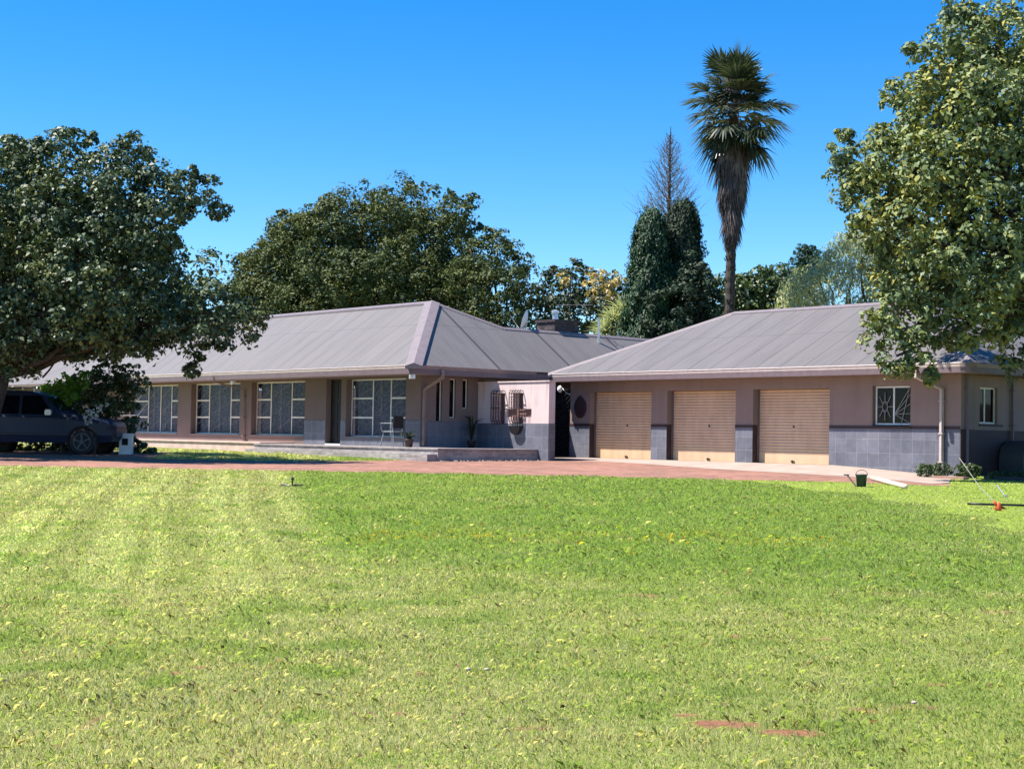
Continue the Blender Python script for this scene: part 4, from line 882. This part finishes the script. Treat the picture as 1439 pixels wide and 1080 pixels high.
# palm
def palm():
    Y = 70.; x0, _, zc = at(1030, 165, Y); zb = g1(x0, Y); t = thing('fan_palm', 'tall fan palm with shaggy skirt of dead fronds above the garage roof', 'palm', (x0-.1, Y, zb))
    q = MB(); n = 60; pts = []; rr = []
    for i in range(n+1):
        f = i/n; pts.append((x0-.1+.15*f, Y, zb+(zc-zb)*f)); rr.append(.21+.025*(i % 2)+.10*math.exp(-f*12))
    q.tube(pts, rr, 12)
    for k in range(160):            # old leaf bases
        f = RNG.random()*.75; an = RNG.random()*2*PI; z = zb+(zc-zb)*f; c, s = math.cos(an), math.sin(an)
        q.tube([(x0-.05+c*.2, Y+s*.2, z), (x0-.05+c*.29, Y+s*.29, z+.14)], [.05, .02], 4)
    q.build('trunk', 'bark', t)
    def fans(name, mat, specs):
        V = []; 
        for (o, d, up_, R, spread, nb, drp, wid) in specs:
            d = unit(np.array(d)); s = unit(np.cross(d, up_)); nn = np.cross(s, d)
            for k in range(nb):
                th = (k/(nb-1)-.5)*spread; r_ = R*(.8+.25*math.cos(th))*(.9+.15*RNG.random())
                dr = d*math.cos(th)+s*math.sin(th)+nn*RNG.normal()*.05; p0 = o; p1 = o+dr*r_*.55; p2 = o+dr*r_*.95+np.array([0, 0, -1])*drp*r_*(.5+.5*RNG.random())
                sd = unit(np.cross(dr, nn))*wid
                V += [p0-sd*.2, p0+sd*.2, p1+sd, p1-sd, p1-sd, p1+sd, p2+sd*.12, p2-sd*.12]
        npmesh(name, np.array(V), 4, LG[mat], t)
    c0 = np.array([x0+.08, Y, zc+.70]); sp = []; pet = MB(); sp2 = []
    for k in range(74):
        f = (k+.5)/74; an = k*2.39996; el = math.radians(86-138*f+RNG.normal()*11); an += RNG.normal()*.25; d = np.array([math.cos(an)*math.cos(el), math.sin(an)*math.cos(el), math.sin(el)])
        pl_ = (.7+.85*RNG.random())*(.9+.3*math.sin(PI*f)); st = c0+np.array([0, 0, .5-1.6*f]); o = st+d*pl_+np.array([0, 0, -.12*pl_])
        pet.tube([tuple(st), tuple(st+d*pl_*.5+np.array([0, 0, .05])), tuple(o)], [.035, .025, .02], 4)
        sp.append((o, d+np.array([0, 0, -.12]), np.array([0, 0, 1.]) if abs(d[2]) < .9 else np.array([1., 0, 0]), 1.15+.5*RNG.random(), 2.5, 22, .10+.25*f, .055))
    for k in range(26):
        an = k*2.4+RNG.normal()*.3; el = math.radians(RNG.uniform(-15, 35)); d = np.array([math.cos(an)*math.cos(el), math.sin(an)*math.cos(el), math.sin(el)])
        sp.append((c0+d*(.35+.5*RNG.random())+np.array([0, 0, -.7+1.0*RNG.random()]), d, np.array([0, 0, 1.]), .9+.35*RNG.random(), 2.5, 20, .2, .05))
    pet.build('petioles', 'bark2', t); fans('crown', 'palm', sp)
    for k in range(9):
        an = RNG.random()*2*PI; d = np.array([math.cos(an)*.5, -abs(math.sin(an))*.7, -.4-.9*RNG.random()]); o = c0+np.array([RNG.normal()*.25, -.7, .3+RNG.normal()*.45])
        sp2.append((o, d, np.array([0, 1., 0]), .75, .8, 9, .2, .03))
    V_ = sp2; fans('dead_fronds', 'dead', sp2)
    sp = []; z_top = at(1030, 195, Y)[2]; z_bot = at(1030, 345, Y)[2]
    for k in range(470):
        f = RNG.random()**.85; an = RNG.random()*2*PI; z = z_top+(z_bot+.9-z_top)*f; r = (1.0*(1-f)**.7+.14)*(.45+.55*RNG.random())
        o = np.array([x0+math.cos(an)*r*.8, Y+math.sin(an)*r*.8, z]); d = np.array([math.cos(an)*.18*(1-f), math.sin(an)*.18*(1-f), -1.])
        sp.append((o, d+RNG.normal(size=3)*.05, np.array([-math.sin(an), math.cos(an), .01])[[1, 0, 2]]*np.array([1, -1, 1]) if False else np.array([math.cos(an), math.sin(an), 0.]), .85+.5*RNG.random(), .55, 8, .05, .028))
    fans('skirt', 'dead', sp)
palm()
# spiky yucca
def yucca():
    Y = 68; x0, _, z0 = at(863, 452, Y); zb = g1(x0, Y); t = thing('yucca', 'spiky grey green yucca head behind the roof, left of the conifers', 'yucca', (x0, Y, zb))
    q = MB(); q.tube([(x0, Y, zb), (x0, Y, z0)], [.18, .12], 8); q.build('trunk', 'bark2', t); V = []
    for hd_, (hx, hz_) in enumerate(((0, 0), (.45, .45), (-.35, -.5), (.6, -.5))):
        for k in range(150):
            d = unit(RNG.normal(size=3)+np.array([0, 0, .45])); L = .7+.5*RNG.random(); o = np.array([x0+hx, Y, z0+hz_]); s = unit(np.cross(d, [0, .3, 1]))*.028
            p1 = o+d*L*.6; p2 = o+d*L+np.array([0, 0, -.14*L]); V += [o-s, o+s, p1+s, p1-s, p1-s, p1+s, p2+s*.1, p2-s*.1]
    npmesh('leaves', np.array(V), 4, LG['grey'], t)
yucca()
# far hedge trees, willow, feathery conifer
for i, (lo_b, lab) in enumerate(((([(1000, 425, 1.4, 0), (1020, 418, 1.2, 0), (990, 440, 1.0, 0), (1045, 420, 1.5, 0), (1045, 400, .6, 0), (1020, 440, 1.5, 0)]), 'low green tree just behind the palm trunk'),
        (([(1075, 410, 1.5, 0), (1095, 405, 1.2, 0), (1060, 425, 1.6, 0), (1100, 425, 1.6, 0), (1115, 405, 1.0, 0), (1085, 398, .5, 0)]), 'green tree right of the palm, above the garage ridge'))):
    tree('hedge_tree', lab, 'tree', (1020, 1090)[i], 78, lo_b, 'hedge', .2, dict(leaf=.24, dens=3, per=26, cr=.5, sprig=.08), group='trees beyond the garage')
lob = [(1165, 400, 1.7, 0), (1195, 370, 1.5, 0), (1210, 350, 1.2, 0), (1140, 415, 1.4, 0), (1190, 410, 2.2, 0), (1230, 370, 2, 0), (1120, 425, 1.0, 0), (1220, 400, 2, 0), (1150, 390, .7, 0), (1180, 350, .5, 0), (1260, 340, 2, 1), (1290, 380, 2.4, 1)]
tree('willow_tree', 'soft grey green weeping tree behind the right side of the garage', 'tree', 1200, 72, lob, 'grey', .3, dict(leaf=.2, dens=3.4, per=34, cr=.5, inner=.2, sprig=.08, wd=.28, droop=.22), group='trees beyond the garage')
def cedar():
    Y = 84; x0, _, z1 = at(1135, 345, Y); zb = g1(x0, Y); t = thing('cedar_tree', 'dark layered conifer tip left of the grey green weeping tree', 'conifer', (x0, Y, zb))
    q = MB(); q.tube([(x0, Y, zb), (x0, Y, z1)], [.25, .04], 7); pts = []
    for k in range(26):
        an = k*2.4; z = z1-2.2+2.1*k/26; L = 1.5*(1-.75*k/26); e = (x0+math.cos(an)*L, Y+math.sin(an)*L, z+.25*L); q.tube([(x0, Y, z), e], [.03, .01], 4)
        for f in (.35, .6, .85, 1): pts.append((x0+math.cos(an)*L*f, Y+math.sin(an)*L*f, z+.25*L*f, .2))
    q.build('trunk', 'bark', t); crown('crown', LG['con'], t, pts, leaf=.16, dens=7, per=16, cr=.3, wd=.3, flat=.4)
cedar()
# far belt of trees closing the view beyond everything
for i, (px, py, r) in enumerate([(-60, 470, 4), (60, 470, 4), (160, 460, 4.5), (270, 450, 4.5), (1350, 420, 4), (1460, 430, 5), (-160, 450, 5), (1560, 420, 5)]):
    tree('far_tree', ['dense tree far left behind the shade tree', 'dense tree behind the outbuilding roof', 'leafy tree behind the left house roof', 'leafy tree left of the round evergreen', 'tree hidden behind the maple crown', 'tree beyond the maple trunk', 'outermost tree at far left', 'outermost tree at far right'][i], 'tree', px, 86,
         [(px, py, r, 0), (px-50, py+50, r*.8, 0), (px+50, py+50, r*.8, 0), (px, py+80, r, 0)], 'big', .4, dict(leaf=.3, dens=1.2, per=24, cr=.8, wd=.5), group='trees behind the house')
# shrubs by the car
lob = [(120, 540, .55, 0), (150, 530, .6, 0), (180, 530, .55, 0), (100, 560, .5, .3), (135, 575, .65, .2), (170, 570, .6, .2), (160, 610, .6, .3), (125, 610, .6, .8), (90, 590, .5, .8), (185, 600, .4, .2), (195, 625, .3, .2), (150, 510, .35, 0), (195, 545, .25, 0), (190, 635, .25, 0), (60, 615, .8, 1), (20, 615, .8, 1), (-20, 615, .8, 1), (100, 620, .6, .5), (170, 622, .5, 0), (205, 636, .3, -.3), (140, 630, .5, .3), (160, 560, .7, .5), (120, 560, .7, .8)]  # low lobes behind the car added to darken the sunlit ground there
tree('garden_shrub', 'tall dark glossy shrub between the car and the left windows', 'shrub', 150, 47, lob, 'left', .06, dict(leaf=.11, dens=13, per=26, cr=.22), fork=(150, 600))
lob = [(75, 550, .42, 0), (95, 542, .42, 0), (112, 534, .36, 0), (65, 557, .25, 0), (88, 556, .4, .1), (102, 552, .35, 0)]
tree('fern_bush', 'bright lime green bush lit by sun behind the car roof', 'shrub', 90, 45.9, lob, 'lime', .05, dict(leaf=.14, dens=16, per=18, cr=.2, wd=.35))
lob = [(122, 585, .12, 0), (128, 578, .12, 0), (138, 574, .13, 0), (147, 568, .1, 0), (124, 593, .1, 0), (134, 583, .12, 0)]
tree('flowering_bush', 'small bush with white flower clusters above the car wheel', 'shrub', 134, 43.2, lob, 'white', .02, dict(leaf=.05, dens=60, per=16, cr=.08))
# low box plants at the garage corner
def lowplant(name, lab, a, b, w_, d_, h, mat='hedge', house=True, n=1):
    x, y, _ = H2W(a, b, 0); t = thing(name, lab, 'plant', (x, y, g1(x, y)))
    L = [(x+(RNG.random()-.5)*w_, y+(RNG.random()-.5)*d_, g1(x, y)+h*.5, h*.55) for _ in range(10)]
    crown('foliage', LG[mat], t, L, leaf=.06, dens=110, per=16, cr=.10, wd=.4)
lowplant('ground_plant', 'low clipped green plants at the foot of the garage corner', 13.5, -1.0, 1.3, .8, .34)
lowplant('ground_plant', 'small weedy plant in the shaded bed right of the garage', 15.0, -.6, .9, .5, .2)
x, y, _ = H2W(14.0, -1.7, 0)
q = MB(); q.box(13.75, 14.6, -2.0, -1.75, g1(x, y)-.03, g1(x, y)+.07); o = q.build('kerb_block', plain('brick_kerb', (.34, .20, .15), .9), None, (14.1, -1.9, g1(x, y)), True); label(o, 'short brown kerb block beside the low clipped plants', 'kerb')
q = MB(); q.box(14.65, 15.9, -1.2, -1.1, g1(x, y)-.05, g1(x, y)+.09); o = q.build('bed_edging', plain('dark_edging', (.03, .03, .03), .8), None, (15.2, -1.15, g1(x, y)), True); label(o, 'dark edging board of the shaded bed right of the garage', 'edging')
# dark arched kennel by the side wall
kz = -.74; q = MB(); vs = []; n = 16
arc = [(1.72, kz), ]+[(2.25+.53*math.cos(PI-PI*i/n), kz+.42+.46*math.sin(PI*i/n)) for i in range(n+1)]+[(2.78, kz)]
k = len(arc)
for a_ in (GR+.05, GR+.75): vs += [(a_, b_, z_) for b_, z_ in arc]
q.add(vs, [tuple(range(k))[::-1]]+[(i, (i+1) % k, k+(i+1) % k, k+i) for i in range(k)])
t = thing('kennel', 'dark arched kennel in deep shade against the garage side wall', 'kennel', (GR+.4, 2.25, kz), True)
q.build('shell', plain('kennel_shell', (.05, .05, .055), .7), t)
q = MB(); q.tube([(GR+.76, b_, z_) for b_, z_ in arc], .03, 6); q.build('rim', plain('kennel_rim', (.10, .095, .10), .5), t)
# boundary wall right of the garage
q = MB(); q.box(12, 40, 12, 12.2, -.9, 1.4); o = q.build('boundary_wall', 'plaster_l', None, (26, 12, -.9), True); label(o, 'long boundary wall far behind at the right of the garage', 'wall')
# ------------------------------------------------------------------ car
def car():
    Y0 = 44.4; xf = at(160, 600, Y0)[0]; zg_ = g1(xf-2.5, Y0); L = 4.9
    t = thing('parked_car', 'dark blue sport utility vehicle parked under the shade tree', 'car', (xf-L/2, Y0+.95, zg_))
    paint = NG('navy_car_paint'); paint.b.inputs['Base Color'].default_value = (.018, .027, .055, 1); paint.b.inputs['Roughness'].default_value = .38
    paint.b.inputs['Coat Weight'].default_value = .0; paint.b.inputs['Specular IOR Level'].default_value = .25; paint.bump(paint.noise(2, 2, paint.coord()), .03, .02)
    X = lambda s: xf-s   # s metres behind the nose
    yc = Y0+.95
    st = [(0.0, .55, .80, .84, .62, .60), (.10, .40, .92, .97, .80, .76), (.5, .34, 1.0, 1.07, .92, .86), (1.15, .34, 1.06, 1.15, .95, .88), (1.55, .34, 1.10, 1.20, .95, .86), (2.15, .34, 1.12, 1.72, .95, .70), (2.5, .34, 1.12, 1.84, .95, .70), (3.4, .34, 1.13, 1.87, .95, .70), (4.3, .34, 1.14, 1.82, .94, .68), (4.75, .36, 1.14, 1.60, .90, .66), (4.9, .5, 1.10, 1.18, .84, .78)]
    q = MB(); vs = []
    for s, zb, zm, zt_, wb, wr in st:
        ring = [(-wb*.93, zb), (-wb, zb+(zm-zb)*.35), (-wb*.985, zm-.06), (-wb*.95, zm), (-wr, zt_-.05), (-wr*.9, zt_), (wr*.9, zt_), (wr, zt_-.05), (wb*.95, zm), (wb*.985, zm-.06), (wb, zb+(zm-zb)*.35), (wb*.93, zb)]
        vs += [(X(s), yc+y, zg_+z) for y, z in ring]
    k = 12; n = len(st)
    q.add(vs, [(i*k+j, i*k+(j+1) % k, (i+1)*k+(j+1) % k, (i+1)*k+j) for i in range(n-1) for j in range(k)]+[tuple(range(k)), tuple(range((n-1)*k, n*k))[::-1]])
    body = q.build('body', paint.m, t, smooth=False)
    gl = M['glass_d']; yn = lambda z: yc-(.95*.95-(.95*.95-.70)*((z-1.12)/(1.80-1.12)))-.006
    for s0, s1, s0t, s1t in ((1.80, 2.72, 2.22, 2.74), (2.80, 3.62, 2.82, 3.60), (3.70, 4.45, 3.68, 4.25)):
        q = MB(); q.add([(X(s0), yn(1.16), zg_+1.16), (X(s1), yn(1.16), zg_+1.16), (X(s1t), yn(1.70), zg_+1.70), (X(s0t), yn(1.70), zg_+1.70)], [(0, 1, 2, 3)]); q.build('side_window', gl, body, recalc=False)
    q = MB(); q.add([(X(1.60), yc-.78, zg_+1.24), (X(2.1), yc-.64, zg_+1.70), (X(2.1), yc+.64, zg_+1.70), (X(1.60), yc+.78, zg_+1.24)], [(0, 1, 2, 3)]); q.build('windscreen', gl, body, recalc=False)
    q = MB(); q.tube([(X(2.4), yc-.62, zg_+1.93), (X(3.3), yc-.62, zg_+1.96), (X(4.3), yc-.62, zg_+1.90)], .02, 6)
    for s in (2.45, 3.3, 4.25): q.tube([(X(s), yc-.62, zg_+1.80), (X(s), yc-.62, zg_+1.93)], .02, 6)
    q.build('roof_rail', 'steel', t)
    q = MB(); q.box(X(1.98), X(1.80), yc-1.12, yc-.93, zg_+1.14, zg_+1.30); q.build('mirror', 'steel', t, bevel=.02)
    q = MB(); q.box(X(4.6), X(.75), yc-.962, yc-.945, zg_+.56, zg_+.60); q.build('side_moulding', 'iron', t)
    for s in (2.65, 3.55): q = MB(); q.box(X(s), X(s-.18), yc-.975, yc-.95, zg_+1.0, zg_+1.03); q.build('door_handle', 'iron', t)
    q = MB(); q.box(X(.28), X(.03), yc-.86, yc-.6, zg_+.72, zg_+.86); q.build('headlight', 'glass', t, bevel=.03)
    for s in (.90, 3.85):
        for side in (-1, 1):
            wy = yc+side*.86; cx = X(s); cz = zg_+.38
            a = MB(); a.lathe([(.47, -.005), (.47, .03), (.40, .03), (.40, -.005)], (cx, yc+side*.955-.015, cz), 28, 'y'); a.build('wheel_arch', 'dark', t)
            w_ = MB(); w_.lathe([(.24, -.12), (.34, -.125), (.385, -.08), (.385, .08), (.34, .125), (.24, .12)], (cx, wy+side*.03, cz), 30, 'y'); wh = w_.build('tyre', plain('rubber', (.02, .02, .02), .8), t, smooth=True); wh.name = 'wheel'
            r = MB(); yf = wy+side*.155
            for j in range(5):
                an = j*2*PI/5+.4; r.tube([(cx+.05*math.cos(an), yf, cz+.05*math.sin(an)), (cx+.235*math.cos(an), yf, cz+.235*math.sin(an))], [.035, .028], 6)
            r.tube([(cx+.24*math.cos(u_), yf, cz+.24*math.sin(u_)) for u_ in np.linspace(0, 2*PI, 25)], .018, 6); r.lathe([(.06, -.02), (.06, .02)], (cx, yf, cz), 12, 'y')
            r.build('rim', M['alloy'], wh)
car()
# white pillar lantern beside the shrub
p = at(177, 638, 45.6); z0 = g1(p[0], p[1]); t = thing('pillar_light', 'short white pillar with a dark square panel beside the car', 'bollard', (p[0], p[1], z0))
q = MB(); q.box(p[0]-.18, p[0]+.18, p[1]-.16, p[1]+.16, z0-.02, z0+.56); q.build('post', 'white', t, bevel=.015)
q = MB(); q.box(p[0]-.21, p[0]+.21, p[1]-.19, p[1]+.19, z0+.545, z0+.63); q.build('cap', 'white', t, bevel=.03)
q = MB(); q.box(p[0]-.09, p[0]+.09, p[1]-.17, p[1]-.161, z0+.28, z0+.48); q.build('panel', 'dark', t)
# ------------------------------------------------------------------ small things on the lawn
x, y = 7.35, 32.0; z0 = g1(x, y)
t = thing('bucket', 'dark green bucket on the grass at the driveway end', 'bucket', (x, y, z0))
q = MB(); q.lathe([(.095, .0), (.115, .24), (.13, .25), (.13, .27), (.105, .265), (.085, .02)], (x, y, z0), 18); q.build('tub', plain('green_plastic', (.012, .05, .04), .5), t, smooth=True)
q = MB(); q.tube([(x+.125*math.cos(u_), y-.03, z0+.26+.10*math.sin(u_)) for u_ in np.linspace(0, PI, 9)], .006, 5); q.build('handle', 'iron', t)
q = MB(); q.tube([(x-.12, y-.05, z0+.02), (x-.30, y+.0, z0+.25)], .018, 6); q.box(x-.37, x-.26, y-.02, y+.02, z0+.235, z0+.265); o = q.build('hand_tool', plain('worn_wood', (.30, .20, .16), .7), None, (x-.12, y-.05, z0)); label(o, 'short handled tool leaning against the green bucket', 'hand tool')
q = MB(); pa, pb = (8.29, 35.0), (8.10, 31.3); q.tube([(pa[0], pa[1], g1(*pa)+.06), (8.2, 33.2, g1(8.2, 33.2)+.06), (pb[0], pb[1], g1(*pb)+.06)], .052, 12); o = q.build('pale_pole', plain('cream_pole', (.70, .60, .42), .6, var=.15, scale=3), None, (pb[0], pb[1], g1(*pb)), smooth=True); label(o, 'thick cream pole lying on the lawn right of the bucket', 'pole')
# string trimmer
hx, hy = 7.96, 24.9; hz0 = g1(hx, hy); t = thing('string_trimmer', 'orange headed string trimmer with thin pale shaft propped on the lawn', 'trimmer', (hx, hy, hz0))
og = plain('orange_plastic', (.62, .10, .02), .45)
tp = at(1348, 643, 26.0); q = MB(); q.tube([(hx, hy, hz0+.07), at(1377, 684, 25.4), tp, (tp[0]-.03, tp[1], tp[2]+.012)], .006, 6); q.build('shaft', plain('dull_shaft', (.26, .25, .22), .6), t)
q = MB(); n = 12; vs = []
for i in range(n+1):
    an = -.2+PI*1.15*i/n; vs += [(hx+.02+.12*math.cos(an), hy+.12*math.sin(an)*.8, hz0+.035), (hx+.02+.02*math.cos(an), hy, hz0+.10)]
q.add(vs, [(2*i, 2*i+2, 2*i+3, 2*i+1) for i in range(n)]); q.lathe([(.045, .01), (.05, .05), (.04, .12), (.02, .15)], (hx, hy, hz0), 12); q.tube([(hx-.02, hy, hz0+.08), (hx-.08, hy, hz0+.17)], [.03, .018], 8)
q.build('guard', og, t, smooth=True)
q = MB(); q.tube([(xx, yy, g1(xx, yy)+.055) for xx, yy in ((7.75, 25.9), (8.0, 25.85), (8.4, 25.8), (9.2, 25.6))], .02, 6); o = q.build('dark_strip', 'iron', None, (8.0, 25.7, g1(8, 25.7)), smooth=True); label(o, 'dark strip lying on the lawn behind the orange trimmer', 'hose')  # dark strip in the lawn, modelled as a thin black tube
e0, e1 = at(1401, 681, 29.5), at(1414, 700, 29.0); q = MB(); q.tube([e0, (e1[0], e1[1], g1(e1[0], e1[1]))], .011, 6); q.box(e1[0]-.03, e1[0]+.03, e1[1]-.02, e1[1]+.02, g1(e1[0], e1[1]), g1(e1[0], e1[1])+.05)
o = q.build('garden_stake', 'steel', None, (e1[0], e1[1], g1(e1[0], e1[1]))); label(o, 'thin grey metal stake leaning out of the lawn near the right edge', 'stake')
x, y = -4.05, 28.4; z0 = g1(x, y); q = MB(); q.tube([(x, y, z0), (x, y, z0+.16)], .014, 8); q.lathe([(.03, .14), (.03, .17), (.012, .19)], (x, y, z0), 10); q.tube([(x-.22, y+.1, z0+.045), (x-.05, y, z0+.02), (x+.2, y+.02, z0+.04)], .018, 6)
o = q.build('sprinkler', 'iron', None, (x, y, z0)); label(o, 'small dark sprinkler head standing in the lawn near the driveway', 'sprinkler')
# a few stones and dead leaves
for k, (px, py, Yr, lab) in enumerate(((658, 948, 9.1, 'pale stone in the near lawn, left of the other pale stone'), (684, 947, 9.1, 'pale stone in the near lawn, right of the other pale stone'), (1285, 983, 8.3, 'small pale stone half sunk in the near right grass'))):
    c = at(px, py, Yr); z0 = g1(c[0], c[1]); r = .013; q = MB(); bm = bmesh.new(); bmesh.ops.create_icosphere(bm, subdivisions=2, radius=r)
    q.add([(c[0]+v_.co.x*1.3*(1+.2*math.sin(v_.co.y*200)), c[1]+v_.co.y, z0+.03+v_.co.z*.7) for v_ in bm.verts], [tuple(v_.index for v_ in f.verts) for f in bm.faces]); bm.free()
    o = q.build('stone', plain('pale_stone', (.42, .36, .29), .9), None, (c[0], c[1], z0), smooth=True); label(o, lab, 'stone', 'stones in the lawn')
n = 160; y = 6.5+RNG.random(n)**1.6*20; x = (RNG.random(n)*2-1)*y*.36; c = np.stack([x, y, gz(x, y)+.035], 1)
o = npmesh('dead_leaves', leafquads(c, unit(RNG.normal(size=(n, 3))*.5+np.array([0, 0, 1])), .035, .024), 4, leafmat('dead_leaf', [(.05, .025, .015), (.16, .08, .04)], .05, .8, 3)); label(o, 'brown dead leaves scattered over the near lawn', 'dead leaves', kind='stuff')
